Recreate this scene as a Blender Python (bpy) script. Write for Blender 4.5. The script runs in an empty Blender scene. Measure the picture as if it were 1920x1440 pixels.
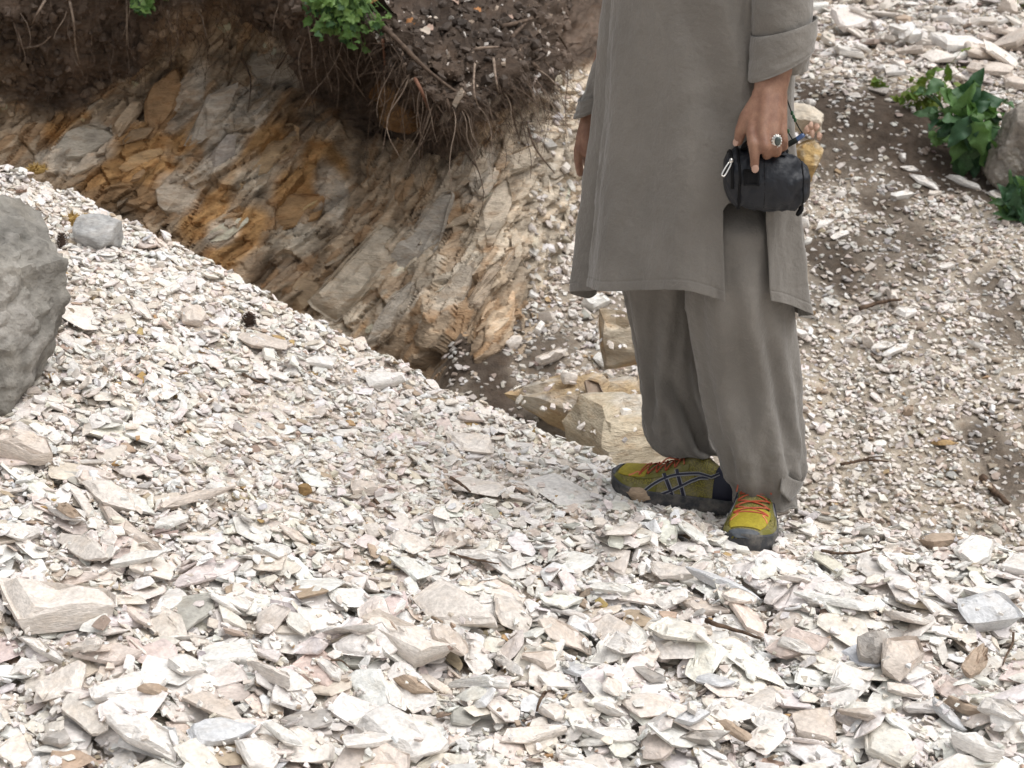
import bpy, bmesh, math, random
import numpy as np
from mathutils import Vector, Matrix

rng = np.random.default_rng(7)
random.seed(7)
scene = bpy.context.scene
COL = scene.collection
R = math.radians

# ------------------------------------------------------------------ camera, sky, sun, exposure
CAM_Z, PITCH, FPX = 1.40, R(19.0), 3348.0          # focal length in pixels of a 1920 px wide frame
cam_data = bpy.data.cameras.new('camera')
cam_data.sensor_width = 36.0
cam_data.lens = 36.0 * FPX / 1920.0
cam_data.clip_start, cam_data.clip_end = 0.05, 400.0
cam_data.dof.use_dof = True
cam_data.dof.focus_distance = 3.25
cam_data.dof.aperture_fstop = 11.0
cam = bpy.data.objects.new('camera', cam_data)
cam.location = (0, 0, CAM_Z)
cam.rotation_euler = (R(90) - PITCH, 0, 0)
COL.objects.link(cam)
scene.camera = cam

SUN_EL, SUN_AZ = R(66), R(118)                      # azimuth from +Y towards +X
world = bpy.data.worlds.new('World')
scene.world = world
world.use_nodes = True
wn, wl = world.node_tree.nodes, world.node_tree.links
bg = wn['Background']
sky = wn.new('ShaderNodeTexSky')
sky.sky_type = 'NISHITA'
sky.sun_disc = False
sky.sun_elevation = SUN_EL
sky.sun_rotation = SUN_AZ
sky.air_density, sky.dust_density, sky.ozone_density = 1.0, 6.0, 1.0
hs = wn.new('ShaderNodeHueSaturation')
hs.inputs['Saturation'].default_value = 0.18         # thin even cloud: the blue is mostly gone
wl.new(sky.outputs[0], hs.inputs['Color'])
wl.new(hs.outputs[0], bg.inputs['Color'])
bg.inputs['Strength'].default_value = 0.15
sun_data = bpy.data.lights.new('sun', 'SUN')
sun_data.energy = 1.15
sun_data.angle = R(75)
sun_data.color = (1.0, 0.985, 0.96)
sun = bpy.data.objects.new('sun', sun_data)
sdir = Vector((math.sin(SUN_AZ) * math.cos(SUN_EL), math.cos(SUN_AZ) * math.cos(SUN_EL), math.sin(SUN_EL)))
sun.rotation_euler = sdir.to_track_quat('Z', 'Y').to_euler()
sun.location = (0, 0, 8)
COL.objects.link(sun)
vs = scene.view_settings
vs.view_transform, vs.look, vs.exposure, vs.gamma, vs.use_curve_mapping = 'Standard', 'None', 0.17, 1.0, False
scene.cycles.max_bounces, scene.cycles.diffuse_bounces, scene.cycles.glossy_bounces, scene.cycles.transmission_bounces = 6, 4, 2, 2
scene.render.resolution_x, scene.render.resolution_y = 1024, 768

# ------------------------------------------------------------------ helpers
CP, SP = math.cos(PITCH), math.sin(PITCH)

def P(px, py, Y):
    """World point seen at pixel (px, py) of the photograph at world depth Y."""
    a, b = (px - 960) / FPX, (720 - py) / FPX
    dy, dz = CP + b * SP, -SP + b * CP
    t = Y / dy
    return np.array([a * t, Y, CAM_Z + dz * t])

def proj(p):
    p = np.asarray(p, float)
    x, y, z = p[..., 0], p[..., 1], p[..., 2] - CAM_Z
    d = y * CP - z * SP
    u = y * SP + z * CP
    d = np.where(d < 1e-3, 1e-3, d)
    return 960 + FPX * x / d, 720 - FPX * u / d, d

def hsh(ix, iy, iz, seed):
    h = (ix.astype(np.int64) * 374761393 + iy.astype(np.int64) * 668265263 + iz.astype(np.int64) * 2147483647 + seed * 1274126177) & 0xffffffff
    h = ((h ^ (h >> 13)) * 1274126177) & 0xffffffff
    h = ((h ^ (h >> 15)) * 2246822519) & 0xffffffff
    return ((h ^ (h >> 16)) & 0xffffff) / float(0xffffff)

def vnoise(x, y, z=None, seed=0):
    x = np.asarray(x, float); y = np.asarray(y, float)
    z = np.zeros_like(x) if z is None else np.asarray(z, float)
    ix, iy, iz = np.floor(x), np.floor(y), np.floor(z)
    fx, fy, fz = x - ix, y - iy, z - iz
    fx, fy, fz = [f * f * f * (f * (f * 6 - 15) + 10) for f in (fx, fy, fz)]
    out = 0
    for dx in (0, 1):
        for dy in (0, 1):
            for dz in (0, 1):
                w = (fx if dx else 1 - fx) * (fy if dy else 1 - fy) * (fz if dz else 1 - fz)
                out = out + w * hsh(ix + dx, iy + dy, iz + dz, seed)
    return out * 2 - 1

def fbm(x, y, z=None, oct=4, seed=0):
    s, a, t = 0, 1.0, 0
    x = np.asarray(x, float); y = np.asarray(y, float)
    z = None if z is None else np.asarray(z, float)
    for o in range(oct):
        s = s + a * vnoise(x, y, z, seed + o * 17)
        t += a; a *= 0.5
        x, y = x * 2.03 + 5.2, y * 2.03 + 1.3
        if z is not None: z = z * 2.03 + 2.7
    return s / t

def worley(x, y, seed=0):
    """nearest cell: F1, F2, three random numbers of the cell and the offset from its centre"""
    ix, iy = np.floor(x), np.floor(y)
    f1 = np.full(x.shape, 9.0); f2 = np.full(x.shape, 9.0)
    bx = np.zeros_like(x); by = np.zeros_like(x); ox = np.zeros_like(x); oy = np.zeros_like(x)
    zz = np.zeros_like(x)
    for dx in (-1, 0, 1):
        for dy in (-1, 0, 1):
            cx, cy = ix + dx, iy + dy
            jx = cx + 0.08 + .84 * hsh(cx, cy, zz, seed); jy = cy + .08 + .84 * hsh(cx, cy, zz, seed + 1)
            d = np.hypot(x - jx, y - jy)
            nw = d < f1
            f2 = np.where(nw, f1, np.minimum(f2, d))
            bx, by = np.where(nw, cx, bx), np.where(nw, cy, by)
            ox, oy = np.where(nw, x - jx, ox), np.where(nw, y - jy, oy)
            f1 = np.where(nw, d, f1)
    r = [hsh(bx, by, zz, seed + k) for k in (3, 4, 5, 6)]
    return f1, f2, r, ox, oy

def lerp(a, b, t): return a + (b - a) * t
def sstep(a, b, x):
    t = np.clip((np.asarray(x, float) - a) / (b - a), 0, 1); return t * t * (3 - 2 * t)

def mk(name, verts, faces, mat=None, parent=None, smooth=False, tint=None, sharp=None, link=True):
    """one mesh object; tint: per-vertex colour (the material's own colour, not light)"""
    me = bpy.data.meshes.new(name)
    verts = np.asarray(verts, dtype=np.float32)
    if isinstance(faces, np.ndarray) and faces.ndim == 2:
        n, k = faces.shape
        me.vertices.add(len(verts)); me.vertices.foreach_set('co', verts.ravel())
        me.loops.add(n * k); me.loops.foreach_set('vertex_index', faces.astype(np.int32).ravel())
        me.polygons.add(n)
        me.polygons.foreach_set('loop_start', np.arange(0, n * k, k, dtype=np.int32))
        me.polygons.foreach_set('loop_total', np.full(n, k, dtype=np.int32))
    else:
        me.from_pydata([tuple(v) for v in verts.tolist()], [], [tuple(f) for f in faces])
    me.update(calc_edges=True); me.validate()
    me.polygons.foreach_set('use_smooth', np.full(len(me.polygons), bool(smooth)))
    if smooth and sharp is not None:
        me.set_sharp_from_angle(angle=sharp)
    if tint is not None:
        at = me.color_attributes.new('tint', 'FLOAT_COLOR', 'POINT')
        t = np.ones((len(verts), 4), np.float32); t[:, :3] = tint
        at.data.foreach_set('color', t.ravel())
    o = bpy.data.objects.new(name, me)
    if mat: me.materials.append(mat)
    if link: COL.objects.link(o)
    if parent is not None: o.parent = parent
    return o

def empty(name, loc=(0, 0, 0)):
    o = bpy.data.objects.new(name, None)
    o.empty_display_size = .05
    o.location = loc; COL.objects.link(o); return o

def tag(o, label=None, cat=None, group=None, kind=None):
    for k, v in (('label', label), ('category', cat), ('group', group), ('kind', kind)):
        if v: o[k] = v
    return o

def grid_faces(nu, nv, closed_u=False):
    """quads of a (nu x nv) grid, index = i * nv + j"""
    iu = np.arange(nu if closed_u else nu - 1); jv = np.arange(nv - 1)
    I, J = np.meshgrid(iu, jv, indexing='ij')
    I2 = (I + 1) % nu
    return np.stack([I * nv + J, I2 * nv + J, I2 * nv + J + 1, I * nv + J + 1], -1).reshape(-1, 4)

class MB:
    """collects tubes, strips and blobs into ONE mesh"""
    def __init__(s): s.v, s.f, s.n = [], [], 0
    def add(s, v, f):
        s.v.append(np.asarray(v, float)); s.f += [tuple(i + s.n for i in q) for q in f]; s.n += len(v)
    def tube(s, pts, rad, seg=6, caps=True):
        pts = np.asarray(pts, float); n = len(pts)
        rad = np.broadcast_to(np.asarray(rad, float), (n,))
        tg = np.gradient(pts, axis=0)
        tg /= np.linalg.norm(tg, axis=1)[:, None] + 1e-9
        ref = np.array([0.31, 0.17, 0.93]); vs = []
        u = np.cross(tg[0], ref); u /= np.linalg.norm(u) + 1e-9
        for i in range(n):
            u = u - tg[i] * u.dot(tg[i]); u /= np.linalg.norm(u) + 1e-9
            w = np.cross(tg[i], u)
            for k in range(seg):
                a = 2 * math.pi * k / seg
                vs.append(pts[i] + rad[i] * (math.cos(a) * u + math.sin(a) * w))
        fs = []
        for i in range(n - 1):
            for k in range(seg):
                k2 = (k + 1) % seg
                fs.append((i * seg + k, i * seg + k2, (i + 1) * seg + k2, (i + 1) * seg + k))
        if caps:
            fs.append(tuple(range(seg - 1, -1, -1))); fs.append(tuple((n - 1) * seg + k for k in range(seg)))
        s.add(vs, fs)
    def blob(s, c, r, nu=12, nv=8, M=None):
        """ellipsoid with radii r at c, axes = columns of M"""
        r = np.broadcast_to(np.asarray(r, float), (3,)); vs = []
        for j in range(1, nv):
            t = math.pi * j / nv
            for i in range(nu):
                a = 2 * math.pi * i / nu
                vs.append((math.sin(t) * math.cos(a), math.sin(t) * math.sin(a), math.cos(t)))
        vs += [(0, 0, 1), (0, 0, -1)]
        vs = np.array(vs) * r
        if M is not None: vs = vs @ np.asarray(M).T
        vs += np.asarray(c)
        fs = []
        for j in range(nv - 2):
            for i in range(nu):
                i2 = (i + 1) % nu
                fs.append((j * nu + i, (j + 1) * nu + i, (j + 1) * nu + i2, j * nu + i2))
        t, b = (nv - 1) * nu, (nv - 1) * nu + 1
        for i in range(nu):
            i2 = (i + 1) % nu
            fs.append((t, i, i2)); fs.append((b, (nv - 2) * nu + i2, (nv - 2) * nu + i))
        s.add(vs, fs)
    def capsule(s, p0, p1, r0, r1, seg=14):
        p0, p1 = np.asarray(p0, float), np.asarray(p1, float)
        d = p1 - p0; L = np.linalg.norm(d); d = d / (L + 1e-9)
        pts, rad = [], []
        for a in (85, 60, 35, 12): pts.append(p0 - d * r0 * math.sin(R(a))); rad.append(r0 * math.cos(R(a)))
        for t in (0, .33, .66, 1): pts.append(p0 + d * L * t); rad.append(r0 + (r1 - r0) * t)
        for a in (12, 35, 60, 85): pts.append(p1 + d * r1 * math.sin(R(a))); rad.append(r1 * math.cos(R(a)))
        tg = d; u = np.cross(tg, (0.3, .2, .9)); u /= np.linalg.norm(u); w = np.cross(tg, u)
        vs = [p + r * (math.cos(2 * math.pi * k / seg) * u + math.sin(2 * math.pi * k / seg) * w) for p, r in zip(pts, rad) for k in range(seg)]
        n = len(pts); fs = []
        for i in range(n - 1):
            for k in range(seg):
                k2 = (k + 1) % seg
                fs.append((i * seg + k, i * seg + k2, (i + 1) * seg + k2, (i + 1) * seg + k))
        fs.append(tuple(range(seg - 1, -1, -1))); fs.append(tuple((n - 1) * seg + k for k in range(seg)))
        s.add(vs, fs)
    def build(s, name, mat, parent=None, smooth=True, sharp=None, tint=None):
        return mk(name, np.concatenate(s.v), s.f, mat, parent, smooth, tint, sharp)

def spline(pts, n):
    """Catmull-Rom through pts, n samples"""
    p = np.asarray(pts, float)
    p = np.vstack([2 * p[0] - p[1], p, 2 * p[-1] - p[-2]])
    m = len(p) - 3
    t = np.linspace(0, m - 1e-6, n); i = t.astype(int); f = (t - i)[:, None]
    a, b, c, d = p[i], p[i + 1], p[i + 2], p[i + 3]
    return .5 * (2 * b + (c - a) * f + (2 * a - 5 * b + 4 * c - d) * f ** 2 + (3 * b - a - 3 * c + d) * f ** 3)

# ------------------------------------------------------------------ materials
def mat(name, color=(.5, .5, .5), rough=.8, spec=.3, metal=0.0):
    m = bpy.data.materials.new(name); m.use_nodes = True
    b = m.node_tree.nodes['Principled BSDF']
    b.inputs['Base Color'].default_value = (*color, 1)
    b.inputs['Roughness'].default_value = rough
    b.inputs['Specular IOR Level'].default_value = spec
    b.inputs['Metallic'].default_value = metal
    return m, m.node_tree.nodes, m.node_tree.links, b

def noise_node(N, L, co, scale, detail=5, rough=.55):
    n = N.new('ShaderNodeTexNoise'); n.inputs['Scale'].default_value = scale
    n.inputs['Detail'].default_value = detail; n.inputs['Roughness'].default_value = rough
    L.new(co, n.inputs['Vector']); return n

def bump_node(N, L, b, height, strength, dist, prev=None):
    bp = N.new('ShaderNodeBump'); bp.inputs['Strength'].default_value = strength; bp.inputs['Distance'].default_value = dist
    L.new(height, bp.inputs['Height'])
    if prev is not None: L.new(prev.outputs[0], bp.inputs['Normal'])
    L.new(bp.outputs[0], b.inputs['Normal']); return bp

def mixc(N, L, fac, a, b, mode='MIX'):
    m = N.new('ShaderNodeMix'); m.data_type = 'RGBA'; m.blend_type = mode
    for sock, val in ((m.inputs[0], fac), (m.inputs[6], a), (m.inputs[7], b)):
        if isinstance(val, (int, float)): sock.default_value = val
        elif isinstance(val, tuple): sock.default_value = (*val, 1)
        else: L.new(val, sock)
    return m.outputs[2]

def ramp(N, L, fac, stops):
    r = N.new('ShaderNodeValToRGB'); e = r.color_ramp.elements
    while len(e) > 1: e.remove(e[-1])
    for i, (p, c) in enumerate(stops):
        el = e[0] if i == 0 else e.new(p)
        el.position = p
        el.color = (c, c, c, 1) if isinstance(c, (int, float)) else (*c, 1)
    L.new(fac, r.inputs[0]); return r.outputs[0]

def tinted(name, rough=.75, spec=.25, n1=18, n2=140, var=(.78, 1.12), stain=(.42, .30, .19), stain_amt=.35, bump=.35, bdist=.004, stretch=None):
    """stone, rock and soil: the piece's own tint, mottled, stained and rough"""
    m, N, L, b = mat(name, rough=rough, spec=spec)
    at = N.new('ShaderNodeAttribute'); at.attribute_name = 'tint'
    tc = N.new('ShaderNodeTexCoord'); co = tc.outputs['Object']
    if stretch:
        mp = N.new('ShaderNodeMapping'); mp.inputs['Rotation'].default_value = stretch[0]; mp.inputs['Scale'].default_value = stretch[1]
        L.new(co, mp.inputs[0]); co = mp.outputs[0]
    na = noise_node(N, L, co, n1, 5, .65)
    nb = noise_node(N, L, co, n2, 2, .6)
    sp = N.new('ShaderNodeSeparateColor'); L.new(na.outputs[1], sp.inputs[0])
    v = ramp(N, L, na.outputs[0], [(.28, var[0]), (.72, var[1])])
    c = mixc(N, L, 1.0, at.outputs[0], v, 'MULTIPLY')
    s = ramp(N, L, sp.outputs[1], [(.50, 0.0), (.68, stain_amt)])
    c = mixc(N, L, s, c, mixc(N, L, 1.0, at.outputs[0], tuple(min(1.0, k * 1.9) for k in stain), 'MULTIPLY'))
    v2 = ramp(N, L, nb.outputs[0], [(.3, .82), (.7, 1.10)])
    c = mixc(N, L, 1.0, c, v2, 'MULTIPLY')
    L.new(c, b.inputs['Base Color'])
    b1 = bump_node(N, L, b, na.outputs[0], bump, bdist * 2)
    bump_node(N, L, b, nb.outputs[0], bump, bdist * .6, b1)
    return m

M = {}
M['stone'] = tinted('pale_stone', rough=.62, spec=.32, n1=14, n2=110, var=(.80, 1.08), stain=(.45, .385, .31), stain_amt=.35, bump=.65, bdist=.003, stretch=((0, 0, 0), (1, 1, 3.0)))
M['dirt'] = tinted('gravelly_soil', rough=.95, spec=.1, n1=30, n2=220, var=(.6, 1.3), stain_amt=.3, bump=.8, bdist=.006)
M['rock'] = tinted('bank_rock', rough=.85, spec=.15, n1=13, n2=85, var=(.60, 1.25), stain=(.36, .25, .15), stain_amt=.4, bump=.8, bdist=.008, stretch=((0, R(-48), 0), (1, 1, 3.2)))
M['boulder'] = tinted('grey_boulder', rough=.9, spec=.15, n1=10, n2=55, var=(.38, 1.35), stain=(.5, .47, .42), stain_amt=.4, bump=1.0, bdist=.008)
# ------------------------------------------------------------------ ground: the foot mound in front, the gully and the scree slope behind
_cr = np.array([(-1500, -20, 4.8), (-900, 60, 4.7), (-400, 170, 4.6), (0, 297, 4.5), (150, 352, 4.45), (300, 424, 4.35), (430, 492, 4.28), (540, 560, 4.2),
                (680, 632, 4.1), (800, 690, 4.0), (900, 728, 3.92), (1000, 768, 3.82), (1150, 842, 3.62), (1300, 895, 3.52),
                (1450, 950, 3.42), (1600, 992, 3.32), (1750, 1012, 3.26), (1900, 1032, 3.2), (2300, 1060, 3.2), (3300, 1075, 3.2)])
_cp = np.array([P(*r) for r in _cr])
CA, CY, CZ = _cp[:, 0] / _cp[:, 1], _cp[:, 1], _cp[:, 2] - 0.035
_SY = np.array([0, 3.0, 3.8, 4.3, 4.7, 5.1, 5.6, 6.15, 6.42, 7.0, 8.0, 12, 30, 90.])
_SZ = np.array([-.8, -.8, -.74, -.54, -.41, -.30, -.13, .03, .20, .31, .44, 1.5, 6, 24.])

def mound(x, y):
    a = x / np.maximum(y, .5)
    yc, zc = np.interp(a, CA, CY), np.interp(a, CA, CZ)
    zb = -.02
    t = np.clip((y - 1.9) / (yc - 1.9), -.6, 1)
    z = zb + (zc - zb) * np.sign(t) * np.abs(t) ** 1.35
    z = z + .064 * np.exp(-((x - .47) / .5) ** 2 - ((y - 3.08) / .25) ** 2)
    d = np.maximum(y - yc, 0)
    return z - .95 * d - .25 * (1 - np.exp(-d * 6)) * .3 + .018 * fbm(x * 2.2, y * 2.2, oct=3, seed=3)

def slope(x, y):
    w = .10 * fbm(x * 1.1 + 7, y * .0 + 2, oct=2, seed=5)
    yy = y + w - .10 * np.clip(x - .8, -1, 2)
    return np.interp(yy, _SY, _SZ) + .03 * fbm(x * 3, y * 3, oct=4, seed=9) + .02 * np.clip(x - 1, 0, 9) - .6 * sstep(-.14, -.5, x) * sstep(6.5, 5.6, y)

def ground(x, y):
    x = np.asarray(x, float); y = np.asarray(y, float)
    a = x / np.maximum(y, .5)
    yc = np.interp(a, CA, CY)
    m = mound(x, y)
    return np.where(y <= yc, m, np.maximum(m, slope(x, y)))

def hit(px, py, fn, y0=1.5, y1=12.0, n=700):
    """where the sight line through a pixel first meets the height function fn"""
    Y = np.linspace(y0, y1, n)
    a, b = (px - 960) / FPX, (720 - py) / FPX
    dy, dz = CP + b * SP, -SP + b * CP
    t = Y / dy; x = a * t; z = CAM_Z + dz * t
    g = fn(x, Y)
    k = np.argmax(z < g)
    if not (z < g).any(): k = n - 1
    k = max(k, 1)
    f0, f1 = z[k - 1] - g[k - 1], z[k] - g[k]
    s = f0 / (f0 - f1 + 1e-12)
    return np.array([lerp(x[k - 1], x[k], s), lerp(Y[k - 1], Y[k], s), lerp(z[k - 1], z[k], s)])

def hit_slope(px, py): return hit(px, py, slope, 3.7, 12)
def hit_ground(px, py): return hit(px, py, ground)

# patches of bare dark soil on the far slope: (px, py, radius px, strength)
_soil = [(1480, 190, 70, 1), (1560, 215, 90, 1), (1650, 255, 95, 1), (1740, 300, 80, 1), (1810, 330, 60, .9), (1560, 490, 60, .9), (1620, 480, 60, .7), (1740, 450, 60, .8),
         (1700, 470, 60, .7), (1880, 560, 60, .7), (1860, 840, 45, .8), (1900, 880, 50, .8), (1530, 560, 45, .6), 
         (1640, 165, 50, .5), (1000, 660, 70, .8), (930, 690, 80, 1), (870, 670, 50, 1), (985, 640, 50, .8), (1080, 110, 90, .9), (1090, 30, 80, .7), (1120, 540, 60, .3)]
_sp = [(hit_slope(a, b), c, d) for a, b, c, d in _soil]
def soil_mask(x, y):
    x = np.asarray(x, float)
    m = np.zeros(np.shape(x))
    n = fbm(x * 4, y * 4, oct=4, seed=21)
    for p, r, s in _sp:
        ppm = FPX / (p[1] * CP + .4)
        rx, ry = r / ppm, r / ppm * 2.0
        d = np.hypot((x - p[0]) / rx, (y - p[1]) / ry) + n * .8
        m = np.maximum(m, s * (1 - sstep(.55, 1.3, d)))
    return m

def axis(lo, d0, d1, hi, step, far):
    core = np.arange(d0, d1 + 1e-6, step)
    l = d0 - np.cumsum(step * 1.28 ** np.arange(1, 60)); l = l[l > lo][::-1]
    h = d1 + np.cumsum(step * 1.28 ** np.arange(1, 60)); h = h[h < hi]
    return np.concatenate([[lo], l, core, h, [hi]])
gx = axis(-80, -2.2, 3.4, 80, .028, 0)
gy = axis(-60, 1.6, 8.8, 90, .028, 0)
GX, GY = np.meshgrid(gx, gy, indexing='ij')
GZ = ground(GX, GY)
_far = np.hypot(GX, GY - 3) > 12
GZ = np.where(GY < 1, np.minimum(GZ, 0) * 0 - .05, GZ)
GZ += .010 * fbm(GX * 18, GY * 18, oct=3, seed=31)
ga = GX / np.maximum(GY, .5)
_front = GY <= np.interp(ga, CA, CY) + .05
sm = soil_mask(GX, GY)
cn = fbm(GX * 9, GY * 9, oct=4, seed=41)[..., None]
c_front = np.array([.68, .61, .535]) * (1 + .25 * cn)
c_slope = np.array([.38, .33, .27]) * (1 + .35 * cn)
c_soil = np.array([.085, .066, .052]) * (1 + .35 * cn)
gcol = np.where(_front[..., None], c_front, lerp(c_slope, c_soil, sm[..., None]))
ground_o = mk('ground', np.stack([GX, GY, GZ], -1).reshape(-1, 3), grid_faces(len(gx), len(gy))[:, ::-1][:, ::-1], M['dirt'], None, True, gcol.reshape(-1, 3))
tag(ground_o, 'gravelly soil of the white stone slope and the gully behind it', kind='structure')

# ------------------------------------------------------------------ the eroded bank with the overhanging sod
_prof = {  # px column: ten (py, depth) from the hidden foot up to the ground on top
    -900: [(950, 4.9), (600, 5.3), (420, 5.5), (260, 5.6), (160, 5.65), (60, 5.6), (-100, 5.5), (-250, 5.6), (-380, 6.2), (-620, 9)],
    -300: [(900, 5.1), (560, 5.4), (400, 5.55), (270, 5.65), (170, 5.66), (60, 5.6), (-100, 5.5), (-250, 5.6), (-380, 6.2), (-600, 9)],
    0: [(800, 5.2), (480, 5.5), (350, 5.6), (265, 5.7), (190, 5.72), (90, 5.62), (-80, 5.5), (-230, 5.6), (-350, 6.2), (-560, 9)],
    300: [(830, 5.15), (520, 5.45), (390, 5.55), (250, 5.68), (130, 5.78), (70, 5.66), (0, 5.5), (-150, 5.4), (-260, 5.8), (-480, 9)],
    430: [(850, 5.15), (600, 5.35), (420, 5.5), (220, 5.66), (85, 5.8), (40, 5.7), (-10, 5.5), (-110, 5.4), (-220, 5.8), (-440, 9)],
    560: [(880, 5.1), (640, 5.35), (440, 5.5), (290, 5.68), (170, 5.84), (100, 5.72), (40, 5.45), (-30, 5.4), (-150, 5.9), (-400, 9)],
    690: [(900, 5.1), (680, 5.3), (480, 5.45), (330, 5.6), (220, 5.8), (120, 5.62), (60, 5.25), (15, 5.28), (-60, 5.7), (-360, 9)],
    770: [(910, 5.05), (690, 5.2), (500, 5.42), (350, 5.56), (265, 5.72), (200, 5.5), (150, 5.16), (95, 5.2), (20, 5.6), (-330, 9)],
    850: [(930, 4.92), (700, 5.08), (520, 5.32), (370, 5.52), (290, 5.66), (245, 5.45), (215, 5.14), (160, 5.2), (50, 5.6), (-320, 9)],
    930: [(940, 4.9), (720, 5.03), (530, 5.29), (370, 5.5), (240, 5.7), (205, 5.55), (175, 5.28), (120, 5.36), (30, 5.8), (-310, 9)],
    1010: [(940, 5.0), (740, 5.15), (550, 5.42), (370, 5.63), (215, 5.86), (170, 5.75), (140, 5.6), (90, 5.75), (10, 6.2), (-300, 9)],
    1080: [(950, 5.15), (770, 5.32), (600, 5.52), (420, 5.76), (270, 6.0), (190, 6.2), (130, 6.5), (70, 6.9), (-10, 7.4), (-290, 9.5)],
    1180: [(950, 5.35), (800, 5.48), (660, 5.6), (500, 5.8), (340, 6.1), (240, 6.4), (150, 6.8), (70, 7.2), (-10, 7.8), (-290, 10)],
    1320: [(980, 5.4), (860, 5.5), (740, 5.6), (590, 5.75), (430, 6.1), (320, 6.45), (220, 6.9), (120, 7.4), (30, 8.0), (-260, 10.5)],
}
_pk = np.array(sorted(_prof))
_ctrl = np.array([[P(k, py, Y) for py, Y in _prof[k]] for k in _pk])          # (cols, 10, 3)
_ctrl[-1, :, 2] -= .25                                                       # its last edge runs in under the scree
NU, NV = 440, 420
upx = np.concatenate([np.linspace(-900, -40, 40), np.linspace(-30, 1130, NU - 60), np.linspace(1136, 1320, 20)])
tmp = np.empty((len(_pk), NV, 3))
_wt = np.array([.45, 1, 1.1, 1.0, .8, .8, .7, .5, .5]); _cum = np.concatenate([[0], np.cumsum(_wt)]); _cum /= _cum[-1]
_vt = np.interp(np.linspace(0, 1, NV), _cum, np.arange(10))
def cat(p, t):
    p = np.vstack([2 * p[0] - p[1], p, 2 * p[-1] - p[-2]]); i = np.clip(t.astype(int), 0, len(p) - 4); f = (t - i)[:, None]
    a, b, c, d = p[i], p[i + 1], p[i + 2], p[i + 3]
    return .5 * (2 * b + (c - a) * f + (2 * a - 5 * b + 4 * c - d) * f ** 2 + (3 * b - a - 3 * c + d) * f ** 3)
for i in range(len(_pk)): tmp[i] = cat(_ctrl[i], _vt)
bank = np.empty((len(upx), NV, 3))
_ut = np.interp(upx, _pk, np.arange(len(_pk)))
for j in range(NV): bank[:, j] = cat(tmp[:, j], _ut)
bank0 = bank.copy()
BPX, BPY, BD = proj(bank)
# metres on the face, and across / along the dipping strata (about 48 degrees, steeper towards the scree)
su, sv = (BPX - 960) / 608.0, (720 - BPY) / 608.0
dip = R(44) + R(18) * sstep(500, 1050, BPX) + R(6) * vnoise(su * 1.2, sv * 1.2, seed=77)
wob = .05 * fbm(su * 3, sv * 3, oct=3, seed=51)
al = su * np.cos(dip) + sv * np.sin(dip)
ac = -su * np.sin(dip) + sv * np.cos(dip) + wob
du_, dv_ = np.gradient(bank, axis=0), np.gradient(bank, axis=1)
nrm = np.cross(du_, dv_); nrm /= np.linalg.norm(nrm, axis=2)[..., None] + 1e-9
line = np.interp(BPX, [-900, -300, 0, 150, 250, 330, 420, 520, 600, 680, 780, 860, 920, 1000, 1060, 1130, 1320], [290, 250, 195, 190, 140, 80, 50, 70, 205, 250, 265, 262, 215, 178, 145, 120, 60])
soilm = 1 - sstep(-22, 22, BPY - line + 45 * fbm(su * 5, sv * 5, oct=4, seed=61))
vi = np.broadcast_to(_vt, BPX.shape)
soilm = np.maximum(soilm, sstep(4.6, 5.1, vi) * (BPX < 1040))
pale = sstep(930, 1040, BPX + 50 * fbm(su * 4, sv * 4, oct=3, seed=66)) * sstep(100, 170, BPY)
rockm = 1 - soilm
f1, f2, rr, ox, oy = worley(al / .20 + .25 * vnoise(su * 7, sv * 7, seed=6), ac / .06 + .35 * vnoise(su * 9, sv * 9, seed=7), seed=5)
g1, g2, gr, px_, py_ = worley(al / .07 + 3, ac / .022 + 9, seed=15)
h1, h2, hr, hx, hy = worley(su / .035, sv / .03, seed=25)
big = (rr[0] - .5) * .036 + (rr[1] - .5) * ox * .05 + (rr[2] - .5) * oy * .045 + .07 * fbm(al * 2.2, ac * 5, oct=3, seed=8)
fine = (gr[0] - .5) * .024 + (gr[1] - .5) * px_ * .022 + (gr[2] - .5) * py_ * .014
crack = -.012 * (1 - sstep(.0, .05, f2 - f1)) * (rr[3] > .55) - .005 * (1 - sstep(0, .12, g2 - g1)) * (gr[3] > .35)
stri = .011 * fbm(al * 6, ac * 70, oct=3, seed=71) + .016 * fbm(al * 9, ac * 16, oct=4, seed=72)
d_rock = big * (1 - .35 * pale) + fine + crack + stri + pale * ((hr[0] - .5) * .035 + .012 * fbm(su * 30, sv * 30, oct=3, seed=73))
d_soil = .07 * fbm(su * 5, sv * 5, oct=5, seed=81) + .034 * fbm(su * 22, sv * 22, oct=4, seed=82) + (hr[0] - .5) * .016
disp = d_rock * rockm + d_soil * soilm
bank = bank + nrm * disp[..., None]
# colours of the rock itself: buff, ochre, rust, grey-white, dark humus
def blobs(lst):
    m = np.zeros(BPX.shape)
    n = fbm(su * 6, sv * 6, oct=5, seed=91)
    for x, y, rx, ry, ang in lst:
        a = R(ang); dx, dy = BPX - x, BPY - y
        u, v = (dx * math.cos(a) - dy * math.sin(a)) / rx, (dx * math.sin(a) + dy * math.cos(a)) / ry
        m = np.maximum(m, 1 - sstep(.55, 1.1, np.hypot(u, v) + .55 * n))
    return m
ochre = blobs([(320, 195, 105, 40, 70), (230, 300, 120, 60, 40), (350, 250, 70, 40, 60), (500, 270, 110, 30, 48), (560, 355, 80, 50, 40), (440, 470, 110, 35, 40), (300, 340, 70, 60, 30), (390, 400, 80, 40, 50),
               (700, 590, 70, 18, 55), (760, 190, 60, 50, 0), (470, 420, 60, 40, 0), (120, 230, 60, 30, 30), (600, 300, 50, 40, 0)])
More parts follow.
